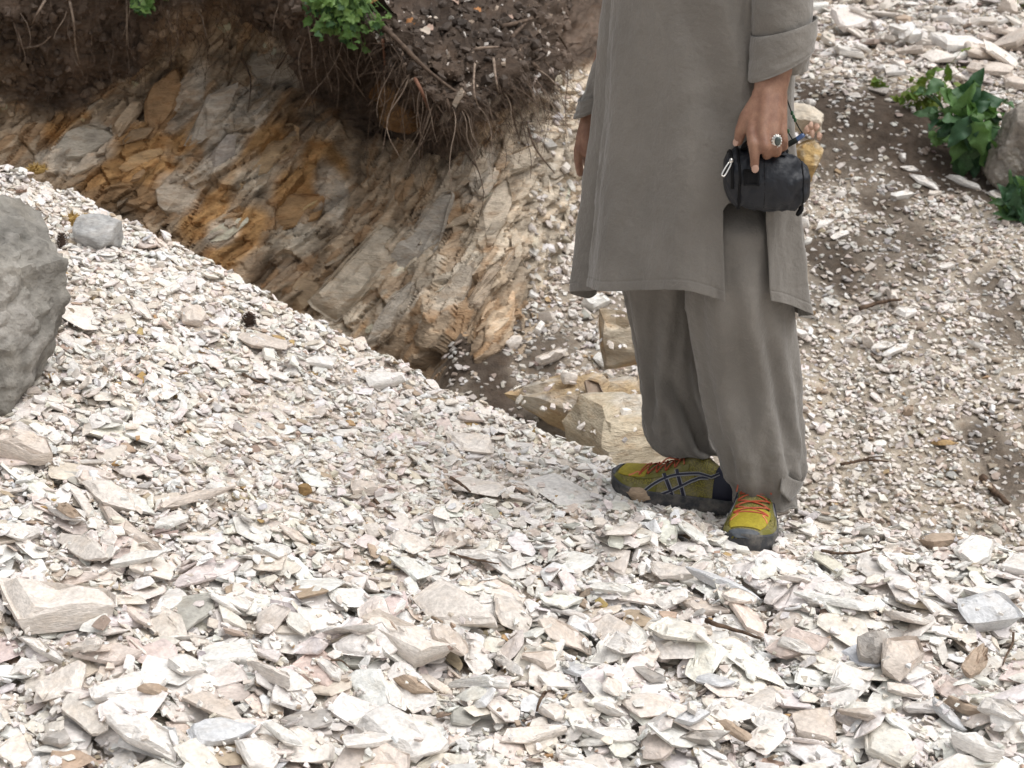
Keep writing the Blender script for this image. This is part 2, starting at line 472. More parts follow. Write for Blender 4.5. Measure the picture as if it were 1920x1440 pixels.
grey = blobs([(150, 275, 80, 42, 30), (350, 170, 90, 30, 60), (395, 200, 90, 35, 60), (525, 130, 60, 55, 0), (460, 190, 60, 50, 40), (410, 280, 80, 40, 60), (335, 360, 48, 48, 0), (420, 440, 40, 30, 40), (800, 430, 100, 45, 52), (650, 520, 110, 45, 45),
              (720, 600, 110, 30, 50), (560, 440, 50, 45, 0), (860, 520, 90, 35, 60), (70, 290, 30, 25, 0), (620, 370, 35, 70, 10), (900, 330, 80, 30, 60), (780, 560, 70, 25, 50)])
darkb = blobs([(200, 380, 130, 40, 0), (520, 500, 80, 40, 0), (900, 690, 110, 70, 0), (860, 690, 50, 30, 0), (640, 190, 80, 80, 0), (560, 220, 60, 60, 0)])
cv = (rr[3] - .5)[..., None]; cf = (gr[3] - .5)[..., None]; cnz = fbm(al * 14, ac * 40, oct=4, seed=95)[..., None]
c = np.array([.31, .24, .17]) * np.ones(BPX.shape + (1,))
c = lerp(c, np.array([.35, .20, .080]), ochre[..., None] * .88)
c = lerp(c, np.array([.45, .405, .345]), grey[..., None] * .7)
c = lerp(c, np.array([.43, .37, .295]), (pale * (1 - .4 * ochre))[..., None])
c = lerp(c, np.array([.50, .44, .355]), blobs([(720, 520, 190, 90, 35), (860, 480, 120, 70, 55), (560, 440, 90, 50, 30), (640, 600, 120, 50, 40), (480, 330, 50, 40, 40)])[..., None] * .7)
c = lerp(c, np.array([.17, .12, .08]), darkb[..., None] * .6)
c = c * (1 + .18 * cv + .30 * cf + .65 * cnz)
rustv = (gr[2] > .80)[..., None] * (pale < .4)[..., None] * (grey < .5)[..., None]
c = np.where(rustv, lerp(c, np.array([.30, .165, .07]), .4), c)
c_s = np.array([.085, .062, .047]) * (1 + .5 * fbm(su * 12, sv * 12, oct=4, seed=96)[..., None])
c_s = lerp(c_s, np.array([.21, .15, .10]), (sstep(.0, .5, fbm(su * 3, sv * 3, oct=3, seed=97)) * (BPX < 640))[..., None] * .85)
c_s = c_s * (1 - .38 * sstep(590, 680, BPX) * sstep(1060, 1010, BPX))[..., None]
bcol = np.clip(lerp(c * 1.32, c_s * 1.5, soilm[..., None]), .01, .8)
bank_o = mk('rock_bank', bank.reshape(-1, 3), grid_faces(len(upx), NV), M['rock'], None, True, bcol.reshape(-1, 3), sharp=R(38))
tag(bank_o, 'eroded ochre and grey rock bank under a dark sod overhang full of roots', kind='structure')

LUT = np.full((470, 360), -1)
_a, _b = ((BPX + 960) / 5).astype(int), ((BPY + 760) / 5).astype(int)
_ok = (_a >= 0) & (_a < 470) & (_b >= 0) & (_b < 360)
_o = np.argsort(-BD[_ok]); LUT[_a[_ok][_o], _b[_ok][_o]] = np.flatnonzero(_ok.ravel())[_o]
def bank_at(px, py, lip=False):
    """index of the bank point that shows at this pixel (the one nearest the camera)"""
    a, b = int((px + 960) / 5), int((py + 760) / 5)
    if 0 <= a < LUT.shape[0] and 0 <= b < LUT.shape[1] and LUT[a, b] >= 0: return divmod(int(LUT[a, b]), NV)
    d = np.hypot(BPX - px, BPY - py) + BD * 18
    i, j = np.unravel_index(np.argmin(d), d.shape)
    return i, j

# roots hanging out of the sod: every larger one is a part of the bank, the hair roots are one mass
m_root, N_, L_, b_ = mat('root_bark', (.115, .068, .045), .85, .15)
_tc = N_.new('ShaderNodeTexCoord'); _n = noise_node(N_, L_, _tc.outputs['Object'], 60, 4)
L_.new(ramp(N_, L_, _n.outputs[0], [(.3, (.045, .032, .025)), (.7, (.16, .115, .085))]), b_.inputs['Base Color'])
m_root2, N_, L_, b_ = mat('pale_root_bark', (.25, .17, .12), .8, .2)
_tc = N_.new('ShaderNodeTexCoord'); _n = noise_node(N_, L_, _tc.outputs['Object'], 50, 4)
L_.new(ramp(N_, L_, _n.outputs[0], [(.3, (.12, .08, .06)), (.7, (.34, .27, .21))]), b_.inputs['Base Color'])
m_root3, *_ = mat('red_root_bark', (.20, .10, .065), .7, .25)

def hang(p0, length, out, sway, n=9, rr_=None):
    """a root's centre line: leaves the soil outwards and droops"""
    rg = rr_ or random
    p = np.array(p0, float); d = np.array(out, float); pts = [p.copy()]
    st = length / (n - 1); k = np.array([rg.uniform(-1, 1), rg.uniform(-.5, .5), 0]) * sway
    for i in range(n - 1):
        k = k * .6 + np.array([rg.gauss(0, 1), rg.gauss(0, .6), rg.gauss(0, .35)]) * sway
        d = d * .72 + np.array([0, 0, -1]) * .42 + k
        d /= np.linalg.norm(d); p = p + d * st; pts.append(p.copy())
    return pts
def root_obj(pts, r0, m, name='root'):
    pts = spline(pts, max(8, len(pts) * 2)); mb = MB()
    mb.tube(pts, np.linspace(r0, r0 * .35, len(pts)), 5)
    return mb.build(name, m, bank_o)
# the thick ones that can be told apart, by the pixels they pass through (px, py, metres out from the face)
_big = [([(590, 45), (620, 70), (640, 110), (655, 140), (690, 190)], .006, 2), ([(718, 75), (722, 120), (718, 165), (712, 180)], .005, 3), ([(778, 148), (790, 170), (802, 200), (808, 210)], .0065, 3),
        ([(830, 165), (850, 220), (870, 280), (895, 315)], .006, 1), ([(710, 40), (760, 90), (800, 130), (845, 165), (880, 185)], .009, 1), ([(960, 70), (1000, 30), (1035, 25), (1068, 28)], .007, 1),
        ([(940, 50), (980, 40), (1015, 30)], .010, 1), ([(1030, 50), (1050, 70), (1066, 96)], .008, 1), ([(876, 98), (905, 90), (935, 88)], .008, 2), ([(1000, 120), (1030, 150), (1052, 165)], .008, 1),
        ([(315, 20), (320, 50), (335, 62), (325, 100), (305, 130)], .005, 2), ([(585, 60), (560, 70), (548, 90)], .005, 2), ([(130, 0), (138, 40), (142, 90), (150, 120)], .005, 2),
        ([(85, 0), (70, 25), (60, 45)], .005, 2), ([(45, 90), (75, 85), (95, 68)], .004, 2), ([(960, 190), (965, 230), (975, 262)], .005, 1), ([(990, 240), (1005, 280), (1040, 325)], .005, 1),
        ([(890, 120), (888, 160), (893, 190), (905, 215)], .004, 2), ([(760, 120), (720, 155), (690, 200)], .005, 2), ([(775, 148), (760, 160), (745, 180)], .004, 2), ([(925, 110), (930, 150), (935, 172)], .005, 2),
        ([(238, 0), (238, 60), (237, 85)], .004, 2), ([(455, 110), (470, 150), (465, 210)], .004, 1), ([(520, 128), (530, 115), (545, 90)], .004, 1)]
for path, r0, mi in _big:
    pts = []
    for q, (x, y) in enumerate(path):
        i, j = bank_at(x, y); pts.append(P(x, y, bank[i, j, 1] - .02 - (.05 if 0 < q else 0) * (1 if mi != 1 else .6)))
    root_obj(pts, r0, (None, m_root, m_root2, m_root3)[mi])
rgr = random.Random(11)
for k in range(130):
    if k < 32: x, y = rgr.uniform(-20, 580), rgr.uniform(-30, 70)
    elif k < 105: x, y = rgr.uniform(640, 1040), 0; y = np.interp(x, [640, 700, 770, 850, 930, 1010, 1040], [60, 95, 165, 215, 175, 140, 130]) + rgr.uniform(-35, 18)
    else: x, y = rgr.uniform(560, 720), rgr.uniform(60, 160)
    i, j = bank_at(x, y)
    p0 = bank[i, j] - nrm[i, j] * .02
    ln = rgr.uniform(.06, .22) * (1.5 if 32 <= k < 105 else 1)
    root_obj(hang(p0, ln, nrm[i, j] * .8, .16, 9, rgr), rgr.uniform(.0010, .0026), m_root2 if rgr.random() < .4 else m_root)
mb = MB()
for k in range(1500):
    if k < 420: x, y = rgr.uniform(-40, 600), rgr.uniform(-60, 130)
    else:
        x = rgr.uniform(600, 1060); y = np.interp(x, [600, 700, 770, 850, 930, 1010, 1060], [80, 100, 170, 225, 185, 150, 140]) + rgr.uniform(-70, 75) * (1 if x > 640 else .5)
    i, j = bank_at(x, y)
    pts = spline(hang(bank[i, j] - nrm[i, j] * .01, rgr.uniform(.04, .20), nrm[i, j] * .7, .42 if k % 3 else .75, 8, rgr), 12)
    mb.tube(pts, np.linspace(rgr.uniform(.0006, .0013), .0004, 12), 3, False)
hair = mb.build('fine_roots', m_root, bank_o); hair['kind'] = 'stuff'
# ------------------------------------------------------------------ broken stone: shapes
def hull(pts):
    bm = bmesh.new()
    for p in pts: bm.verts.new(p)
    r = bmesh.ops.convex_hull(bm, input=bm.verts)
    bmesh.ops.delete(bm, geom=[v for v in bm.verts if not v.link_faces], context='VERTS')
    bmesh.ops.triangulate(bm, faces=bm.faces)
    bm.verts.index_update()
    v = np.array([x.co[:] for x in bm.verts]); f = np.array([[w.index for w in q.verts] for q in bm.faces])
    bm.free(); return v, f
def flake(n, three=True, sharpn=1.0, rg=None):
    rg = rg or rng
    a = np.sort((np.arange(n) + rg.uniform(-.42, .42, n)) * 2 * np.pi / n)
    r = rg.uniform(.62, 1.0, n)
    ring = np.stack([np.cos(a) * r, np.sin(a) * r], 1)
    tx, ty = rg.uniform(-.45, .45, 2)
    kt, kb = rg.uniform(.55, .95), rg.uniform(.6, 1.0)
    top = np.c_[ring * kt + rg.uniform(-.1, .1, 2) + rg.normal(0, .05, (n, 2)), .72 + tx * ring[:, 0] + ty * ring[:, 1] + rg.normal(0, .08, n)]
    bot = np.c_[ring * kb + rg.normal(0, .05, (n, 2)), -.8 + rg.normal(0, .12, n)]
    pts = [top, bot]
    if three: pts.append(np.c_[ring, rg.uniform(-.4, .5, n)])
    v, f = hull(np.vstack(pts))
    v -= (v.max(0) + v.min(0)) / 2
    return v / np.abs(v).max(0), f
PROTO = [flake(int(rng.integers(4, 8))) for _ in range(60)]
GRAIN = [flake(int(rng.integers(4, 6)), False) for _ in range(26)]

TONE = {'white': (.785, .75, .71), 'cream': (.745, .685, .625), 'buff': (.67, .59, .52), 'tan': (.46, .36, .275), 'grey': (.44, .41, .38), 'bluish': (.62, .625, .635), 'rust': (.46, .31, .15), 'brown': (.30, .23, .175)}
_tn = list(TONE)

ROUGH = []
class Heap:
    """drops stones one after another on a height field; each one leans on what lies below it"""
    def __init__(s, x0, x1, y0, y1, c, fn):
        s.x0, s.y0, s.c = x0, y0, c
        s.nx, s.ny = int((x1 - x0) / c) + 1, int((y1 - y0) / c) + 1
        X, Y = np.meshgrid(x0 + c * np.arange(s.nx), y0 + c * np.arange(s.ny), indexing='ij')
        s.H = fn(X, Y).astype(float); s.base = s.H.copy()
        a = np.linspace(0, 2 * np.pi, 9)[:8]
        uv = np.vstack([[0, 0], np.c_[np.cos(a), np.sin(a)] * .85, np.c_[np.cos(a[::2] + .4), np.sin(a[::2] + .4)] * .45])
        s.uv = uv; s.A = np.linalg.pinv(np.c_[np.ones(len(uv)), uv])
        s.rows = []
    def at(s, x, y):
        i = np.minimum(np.maximum(((np.asarray(x) - s.x0) / s.c + .5).astype(int), 0), s.nx - 1); j = np.minimum(np.maximum(((np.asarray(y) - s.y0) / s.c + .5).astype(int), 0), s.ny - 1)
        return s.H[i, j]
    def drop(s, x, y, L, W, T, yaw, proto, tone, jit=.12, sink=.0, info=None, tilt=None):
        ca, sa = math.cos(yaw), math.sin(yaw)
        px = x + s.uv[:, 0] * L * ca - s.uv[:, 1] * W * sa; py = y + s.uv[:, 0] * L * sa + s.uv[:, 1] * W * ca
        h = s.at(px, py); co = s.A @ h
        gu, gv = float(co[1]) / L * .85 + random.gauss(0, jit), float(co[2]) / W * .85 + random.gauss(0, jit)
        if tilt: gu += tilt[0]; gv += tilt[1]
        gu, gv = max(-.75, min(.75, gu)), max(-.75, min(.75, gv))
        res = h - (co[0] + gu * L * s.uv[:, 0] + gv * W * s.uv[:, 1])
        res.sort(); zb = float(co[0]) + float(res[9]) - sink * T
        z = zb + T * .8
        i0, i1 = int((x - L - s.x0) / s.c), int((x + L - s.x0) / s.c) + 1
        j0, j1 = int((y - L - s.y0) / s.c), int((y + L - s.y0) / s.c) + 1
        i0, j0, i1, j1 = max(i0, 0), max(j0, 0), min(i1, s.nx - 1), min(j1, s.ny - 1)
        if i1 > i0 and j1 > j0:
            gxx = (s.x0 + s.c * np.arange(i0, i1 + 1) - x)[:, None]; gyy = (s.y0 + s.c * np.arange(j0, j1 + 1) - y)[None]
            u = (gxx * ca + gyy * sa) / L; v = (-gxx * sa + gyy * ca) / W
            ins = u * u + v * v < .85
            pl = z + gu * L * u + gv * W * v + T * .75
            sub = s.H[i0:i1 + 1, j0:j1 + 1]
            np.copyto(sub, np.maximum(sub, pl), where=ins)
        k = 1 / math.sqrt(1 + gu * gu + gv * gv); k1 = 1 / math.sqrt(1 + gu * gu)
        n0, n1, n2 = -gu * k, -gv * k, k; a0, a2 = k1, gu * k1
        b0, b1, b2 = n1 * a2, n2 * a0 - n0 * a2, -n1 * a0                 # n x e1
        Rm = np.array([[ca * a0, ca * b0 - sa * b1, ca * n0 - sa * n1], [sa * a0, sa * b0 + ca * b1, sa * n0 + ca * n1], [a2, b2, n2]])
        s.rows.append((np.array([x, y, z]), Rm, (L, W, T), proto, tone, info))
        return len(s.rows) - 1

def pick_tone(x, y, far=False, big=False):
    r = rng.random()
    if far:
        k = 'cream' if r < .36 else 'buff' if r < .66 else 'tan' if r < .79 else 'white' if r < .90 else 'rust' if r < .91 else 'grey' if r < .98 else 'brown'
    else:
        w = .47 + (.18 if x > .1 else 0) + .06 * (y < 2.9)
        q = (r - w) / (1 - w)
        k = 'white' if r < w else 'cream' if q < .62 else 'buff' if q < .89 else 'tan' if q < .94 else 'grey' if q < .965 else 'bluish' if q < .975 else 'rust' if q < .988 else 'brown'
    t = np.array(TONE[k]) * (1 + rng.normal(0, .06)) + rng.normal(0, .012, 3)
    if far: t = (t * .8 + t.mean() * .2) * .98
    return k, np.clip(t, .02, .8)

# feet of the person: nothing but gravel goes under them
FOOT = [(np.array([.225, 3.465]), np.array([.468, 3.335])), (np.array([.440, 3.055]), np.array([.492, 3.325]))]
def near_foot(x, y, r):
    m = np.zeros(np.shape(x), bool); p = np.stack([x, y], -1)
    for a, b in FOOT:
        d = b - a; t = np.clip(((p - a) @ d) / (d @ d), 0, 1)
        m |= np.hypot(*np.moveaxis(p - a - t[..., None] * d, -1, 0)) < r
    return m

fine_patch = [(520, 800, 150, 60), (430, 850, 90, 40), (980, 900, 80, 30)]
def smallness(px, py):
    m = np.zeros(np.shape(px))
    for x, y, a, b in fine_patch: m = np.maximum(m, 1 - sstep(.5, 1.2, np.hypot((px - x) / a, (py - y) / b)))
    return m

def rough_stone(V, Fc, sc, seed, steps=True, cuts=None):
    """broken faces: subdivided, edges worn, ledges where thin plates have split off"""
    bm = bmesh.new()
    vs = [bm.verts.new(tuple(p)) for p in V * np.array(sc)]
    for f in Fc: bm.faces.new([vs[k] for k in f])
    size = max(sc)
    if cuts is None: cuts = 3 if size > .03 else 2
    bmesh.ops.subdivide_edges(bm, edges=bm.edges[:], cuts=cuts, use_grid_fill=True)
    bmesh.ops.triangulate(bm, faces=bm.faces)
    bmesh.ops.smooth_vert(bm, verts=bm.verts, factor=.22, use_axis_x=True, use_axis_y=True, use_axis_z=True)
    bm.normal_update(); bm.verts.index_update()
    co = np.array([v.co[:] for v in bm.verts]); no = np.array([v.normal[:] for v in bm.verts])
    f = np.array([[w.index for w in x.verts] for x in bm.faces]); bm.free()
    o = seed * 3.17
    q = co / size
    d = .055 * fbm(q[:, 0] * 2.2 + o, q[:, 1] * 2.2, q[:, 2] * 4 + o, 4, seed) + .020 * fbm(q[:, 0] * 8 + o, q[:, 1] * 8, q[:, 2] * 14, 3, seed + 5)
    co = co + no * (d * size)[:, None] * np.array([1, 1, .6])
    if steps:
        rs = np.random.default_rng(seed)
        for _ in range(2 if size > .035 else 1):
            a = rs.uniform(0, 6.28); off = rs.uniform(-.2, .45)
            side = q[:, 0] * math.cos(a) + q[:, 1] * math.sin(a) - off + .22 * vnoise(q[:, 0] * 3 + o, q[:, 1] * 3, None, seed)
            cut = (side > 0) & (no[:, 2] > .4)
            co[cut, 2] -= sc[2] * rs.uniform(.22, .5)
    return co, f
for k in range(44):
    co, f = rough_stone(*PROTO[k], (1, .65, .24), 900 + k, True, 1)
    co = co - (co.max(0) + co.min(0)) / 2
    ROUGH.append((co / np.abs(co).max(0), f))

front = Heap(-1.75, 1.35, 1.95, 4.85, .004, ground)
def scatter(heap, n, lo, hi, asp, thick, protos, far, accept, jit, sink, ybounds, info=None, power=2.2):
    xs, ys, tot = [], [], 0
    for _ in range(14):
        m = n * 2
        y = np.sqrt(rng.uniform(ybounds[0] ** 2, ybounds[1] ** 2, m)); x = rng.uniform(-.36, .35, m) * y
        px, py, d = proj(np.stack([x, y, heap.at(x, y)], -1))
        ok = (px > -70) & (px < 1990) & (py > -200) & (py < 1530)
        ok &= accept(px, py, x, y)
        xs.append(x[ok]); ys.append(y[ok]); tot += int(ok.sum())
        if tot >= n: break
    xs, ys = np.concatenate(xs)[:n], np.concatenate(ys)[:n]
    dk = 1 - .35 * soil_mask(xs, ys) if far else np.ones(len(xs))
    for x, y, dk_ in zip(xs.tolist(), ys.tolist(), dk.tolist()):
        L = lo * (hi / lo) ** (rng.random() ** power)
        W = L * rng.uniform(*asp); T = max(.0016, L * rng.uniform(*thick))
        t, col = pick_tone(x, y, far); col = col * dk_
        # long axes tend to lie along the fall of the slope
        yaw = (rng.normal(-.55, .5) if rng.random() < .55 else rng.uniform(0, math.pi))
        heap.drop(x, y, L, W, T, yaw, int(rng.integers(len(protos))) + (1000 if protos is GRAIN else 2000 if protos is ROUGH else 0), (t, col), jit, sink, info)
fr = [0., 0.]
def rnd(v): return rng.random(np.shape(v))
def ok_front(px, py, x, y):
    return (y < np.interp(x / y, CA, CY) + .22) & ~near_foot(x, y, fr[0])
ok_gravel = ok_front
def ok_mid(px, py, x, y): return ok_front(px, py, x, y) & (rnd(x) > .85 * smallness(px, py)) & ~near_foot(x, y, fr[1])
def ok_big(px, py, x, y):
    lower = sstep(900, 1200, py); left = sstep(400, 50, px) * sstep(700, 900, py) * .6
    return ok_front(px, py, x, y) & (rnd(x) < .04 + .96 * np.maximum(lower, left)) & (rnd(x) > smallness(px, py)) & ~near_foot(x, y, .10)
scatter(front, 8000, .005, .010, (.6, .95), (.3, .6), GRAIN, False, ok_gravel, .20, .2, (2.05, 4.7))
scatter(front, 5200, .009, .019, (.5, .9), (.22, .5), PROTO, False, ok_mid, .20, .2, (2.05, 4.7))
scatter(front, 800, .018, .036, (.42, .85), (.08, .24), ROUGH, False, ok_mid, .14, .1, (2.05, 4.7))
fr[:] = .0, .04
scatter(front, 520, .034, .060, (.45, .85), (.08, .20), ROUGH, False, ok_big, .06, .1, (2.05, 4.4))
scatter(front, 3400, .005, .010, (.6, .95), (.2, .45), GRAIN, False, ok_gravel, .22, .2, (2.05, 4.7))
scatter(front, 5200, .008, .019, (.45, .9), (.14, .35), PROTO, False, ok_mid, .22, .1, (2.05, 4.7))
scatter(front, 560, .018, .036, (.42, .85), (.08, .22), ROUGH, False, ok_big, .08, .1, (2.05, 4.6))
scatter(front, 430, .034, .062, (.45, .85), (.08, .19), ROUGH, False, ok_big, .06, .1, (2.05, 4.2))

# the stones one recognises: ends of the long axis and breadth in the photograph, tone, thickness in m
HERO = [
 (147, 887, 253, 977, 40, 'cream', .030), (177, 945, 293, 1040, 34, 'buff', .026), (130, 905, 214, 1010, 17, 'cream', .014), (-10, 858, 105, 870, 46, 'buff', .055), (112, 1012, 205, 1058, 66, 'cream', .014),
 (205, 1062, 318, 1066, 36, 'white', .022), (300, 962, 445, 930, 26, 'buff', .020), (294, 985, 352, 972, 34, 'white', .016), (335, 1003, 405, 1001, 20, 'white', .014), (437, 966, 474, 1000, 30, 'white', .008),
 (492, 1030, 550, 1048, 54, 'white', .022), (520, 988, 582, 1027, 20, 'buff', .012), (84, 925, 166, 985, 32, 'white', .02), (105, 962, 160, 985, 26, 'tan', .02), (-20, 1110, 200, 1160, 105, 'cream', .075),
 (33, 1195, 130, 1241, 30, 'white', .022), (132, 1215, 196, 1235, 52, 'cream', .026), (296, 1160, 352, 1112, 52, 'white', .02), (412, 1128, 482, 1132, 40, 'white', .014), (380, 1210, 486, 1245, 34, 'white', .018),
 (60, 1338, 172, 1282, 46, 'cream', .02), (165, 1316, 310, 1270, 28, 'white', .022), (255, 1312, 328, 1316, 30, 'tan', .016), (312, 1250, 384, 1272, 40, 'white', .024), (356, 1302, 464, 1344, 44, 'buff', .02),
 (195, 1345, 340, 1405, 74, 'white', .036), (360, 1384, 482, 1370, 54, 'bluish', .03), (490, 1368, 572, 1430, 32, 'white', .018), (524, 1340, 632, 1376, 28, 'grey', .014), (470, 1262, 548, 1312, 38, 'cream', .028),
 (-10, 1410, 66, 1400, 66, 'cream', .02), (442, 1424, 540, 1418, 62, 'white', .026), (86, 1400, 130, 1372, 44, 'grey', .02), (682, 1196, 852, 1254, 84, 'cream', .048), (775, 1142, 942, 1180, 58, 'cream', .028),
 (800, 1192, 886, 1222, 46, 'buff', .022), (602, 1160, 692, 1172, 34, 'white', .014), (926, 1120, 1000, 1142, 56, 'cream', .03), (736, 1280, 820, 1326, 36, 'tan', .03), (840, 1300, 960, 1322, 44, 'white', .02),
 (690, 1332, 812, 1428, 44, 'white', .034), (644, 1424, 748, 1386, 40, 'white', .018), (922, 1230, 984, 1262, 36, 'white', .016), (980, 1240, 1044, 1264, 36, 'buff', .02), (1050, 1216, 1116, 1256, 36, 'bluish', .016),
 (1144, 1205, 1200, 1236, 58, 'white', .02), (1008, 1284, 1080, 1268, 34, 'white', .016), (1076, 1372, 1196, 1396, 38, 'white', .024), (940, 1392, 1060, 1376, 48, 'cream', .022), (1002, 1180, 1110, 1200, 34, 'buff', .018),
 (1186, 1250, 1246, 1285, 30, 'grey', .014), (1282, 1090, 1428, 1150, 34, 'bluish', .024), (1482, 1130, 1642, 1158, 46, 'white', .016), (1458, 1208, 1542, 1234, 32, 'white', .022), (1612, 1250, 1668, 1236, 54, 'grey', .055),
 (1650, 1222, 1732, 1248, 48, 'buff', .045), (1782, 1150, 1918, 1186, 76, 'bluish', .06), (1812, 1280, 1846, 1236, 34, 'tan', .05), (1716, 1116, 1800, 1126, 30, 'white', .012), (1412, 1344, 1486, 1376, 58, 'white', .018),
 (1486, 1352, 1580, 1380, 54, 'buff', .026), (1260, 1344, 1334, 1356, 44, 'bluish', .02), (1340, 1350, 1420, 1384, 26, 'tan', .018), (1280, 1418, 1362, 1400, 42, 'grey', .028), (1402, 1310, 1462, 1300, 46, 'cream', .018),
 (1770, 1322, 1846, 1338, 32, 'tan', .02), (1742, 1322, 1812, 1364, 30, 'bluish', .022), (1834, 1345, 1925, 1392, 60, 'white', .03), (1780, 1402, 1882, 1440, 44, 'white', .03), (1572, 1326, 1640, 1350, 28, 'buff', .018),
 (1722, 1020, 1808, 1010, 24, 'tan', .03), (1316, 1272, 1374, 1296, 30, 'bluish', .014), (822, 796, 926, 858, 48, 'cream', .026), (892, 758, 962, 766, 48, 'white', .04), (846, 894, 942, 938, 42, 'cream', .014),
 (1010, 908, 1132, 944, 44, 'white', .016), (652, 920, 702, 932, 34, 'buff', .026), (832, 1006, 886, 1020, 36, 'buff', .022), (852, 1032, 952, 1048, 24, 'white', .016), (736, 1004, 802, 1030, 40, 'cream', .018),
 (338, 602, 388, 612, 36, 'buff', .04), (236, 764, 292, 806, 28, 'white', .012), (570, 676, 640, 692, 38, 'white', .024), (746, 662, 784, 660, 34, 'white', .055), (746, 682, 818, 696, 18, 'white', .018),
 (682, 722, 742, 714, 36, 'white', .036), (466, 528, 550, 556, 26, 'cream', .024), (448, 640, 542, 646, 26, 'buff', .02), (498, 696, 542, 704, 16, 'white', .008), (116, 582, 196, 612, 44, 'cream', .01),
 (1350, 1140, 1420, 1120, 26, 'cream', .02), (1106, 1108, 1190, 1122, 30, 'white', .02), (1540, 1110, 1600, 1095, 30, 'white', .02), (1130, 990, 1200, 1008, 26, 'cream', .02), (1200, 1040, 1300, 1060, 30, 'cream', .018),
 (1262, 985, 1330, 1015, 30, 'white', .012), (930, 1040, 985, 1060, 30, 'white', .02), (560, 1090, 640, 1110, 34, 'white', .016), (0, 1010, 70, 990, 34, 'white', .02), (20, 1270, 70, 1240, 40, 'white', .02),
 (600, 1240, 640, 1270, 26, 'white', .016), (1110, 1330, 1180, 1345, 34, 'white', .02), (1660, 1300, 1730, 1312, 28, 'cream', .016), (1560, 1270, 1630, 1290, 26, 'white', .016), (1880, 1050, 1930, 1080, 44, 'white', .02),
 (1800, 1030, 1860, 1050, 36, 'white', .03), (1820, 1090, 1900, 1110, 40, 'white', .016), (300, 560, 345, 540, 22, 'white', .016), (240, 560, 290, 600, 20, 'cream', .014), (390, 470, 450, 510, 20, 'cream', .016),
 (1130, 1290, 1170, 1310, 30, 'cream', .014), (1010, 1330, 1060, 1352, 34, 'cream', .02), (1230, 1130, 1290, 1118, 26, 'white', .014), (1690, 1160, 1740, 1176, 30, 'cream', .016), (1450, 1080, 1520, 1095, 24, 'cream', .014),
]
scatter(front, 2600, .010, .024, (.40, .85), (.10, .26), ROUGH, False, lambda a, b, x, y: ok_front(a, b, x, y) & (rnd(x) < 1 - .75 * sstep(950, 1200, b)) & ~near_foot(x, y, .03), .16, .15, (2.05, 4.7))
def hfront(x, y): return front.at(x, y)
for x1, y1, x2, y2, w, tone, th in HERO:
    cx, cy = (x1 + x2) / 2, (y1 + y2) / 2
    fn = hfront
    p, q = hit(x1, y1, fn, 2.0, 4.8, 900), hit(x2, y2, fn, 2.0, 4.8, 900)
    dx, dy = x2 - x1, y2 - y1; ln = math.hypot(dx, dy); nx, ny = -dy / ln * w / 2, dx / ln * w / 2
    r, s = hit(cx + nx, cy + ny, fn, 2.0, 4.8, 900), hit(cx - nx, cy - ny, fn, 2.0, 4.8, 900)
    c0 = (p + q) / 2; L = np.linalg.norm((q - p)[:2]) / 2 * 1.04; yaw = math.atan2(q[1] - p[1], q[0] - p[0])
    ax = np.array([math.cos(yaw), math.sin(yaw)]); wv = (r - s)[:2]
    W = np.linalg.norm(wv - ax * (wv @ ax)) / 2 * .86
    L = max(L, .012); W = min(max(W, .01), L * 1.3)
    col = np.clip(np.array(TONE[tone]) * (1 + rng.normal(0, .03)), .02, .8)
    front.drop(c0[0], c0[1], L, W, th / 2, yaw, int(rng.integers(len(PROTO))), (tone, col), .05, .25, {'hero': True})
scatter(front, 450, .005, .011, (.55, .95), (.3, .6), GRAIN, False, lambda a, b, x, y: ok_front(a, b, x, y) & (rnd(x) < .6), .2, .2, (2.05, 4.7))

# grit and dust that has settled between the stones
def blur(H, r):
    for ax in (0, 1):
        c = np.cumsum(np.pad(H, [(r + 1, r) if k == ax else (0, 0) for k in (0, 1)], mode='edge'), axis=ax)
        n = H.shape[ax]
        H = (np.take(c, np.arange(2 * r + 1, 2 * r + 1 + n), axis=ax) - np.take(c, np.arange(n), axis=ax)) / (2 * r + 1)
    return H
_gap = front.H - blur(front.H, 8)
def ok_gap(px, py, x, y):
    i = np.clip(((x - front.x0) / front.c + .5).astype(int), 0, front.nx - 1); j = np.clip(((y - front.y0) / front.c + .5).astype(int), 0, front.ny - 1)
    return ok_front(px, py, x, y) & (_gap[i, j] < -.004)
scatter(front, 9000, .0035, .0085, (.6, .95), (.25, .5), GRAIN, False, ok_gap, .25, .1, (2.05, 4.7))

# far slope
far = Heap(-.35, 3.2, 3.85, 9.2, .006, lambda x, y: ground(x, y))
def ok_far(px, py, x, y):
    a = x / y
    yc, zc = np.interp(a, CA, CY), np.interp(a, CA, CZ)
    ok = (px > 835) & (x > -.30) & (y > yc + .28) & (py < proj(np.stack([a * yc, yc, zc], -1))[1] + 60)
    hid = (px > 1230) & (px < 1440) & (py > 60) & (py < 860)
    return ok & (~hid | (rnd(x) < .12)) & off_boulder(x, y)
def ok_far_s(px, py, x, y): return ok_far(px, py, x, y) & (rnd(x) > .80 * soil_mask(x, y)) & ((py > 150) | (rnd(x) < .5))
def ok_far_m(px, py, x, y): return ok_far(px, py, x, y) & (rnd(x) > .80 * soil_mask(x, y)) & (rnd(x) < .35 + .65 * (1 - sstep(120, 260, py)))
def ok_far_b(px, py, x, y): return ok_far(px, py, x, y) & (py < 175 - .18 * np.maximum(0, 1650 - px))
BOULD = [(P(1182, 798, 4.3), (.135, .15, .080)), (P(1078, 738, 4.66), (.18, .16, .075)), (P(1165, 640, 4.9), (.085, .08, .10))]
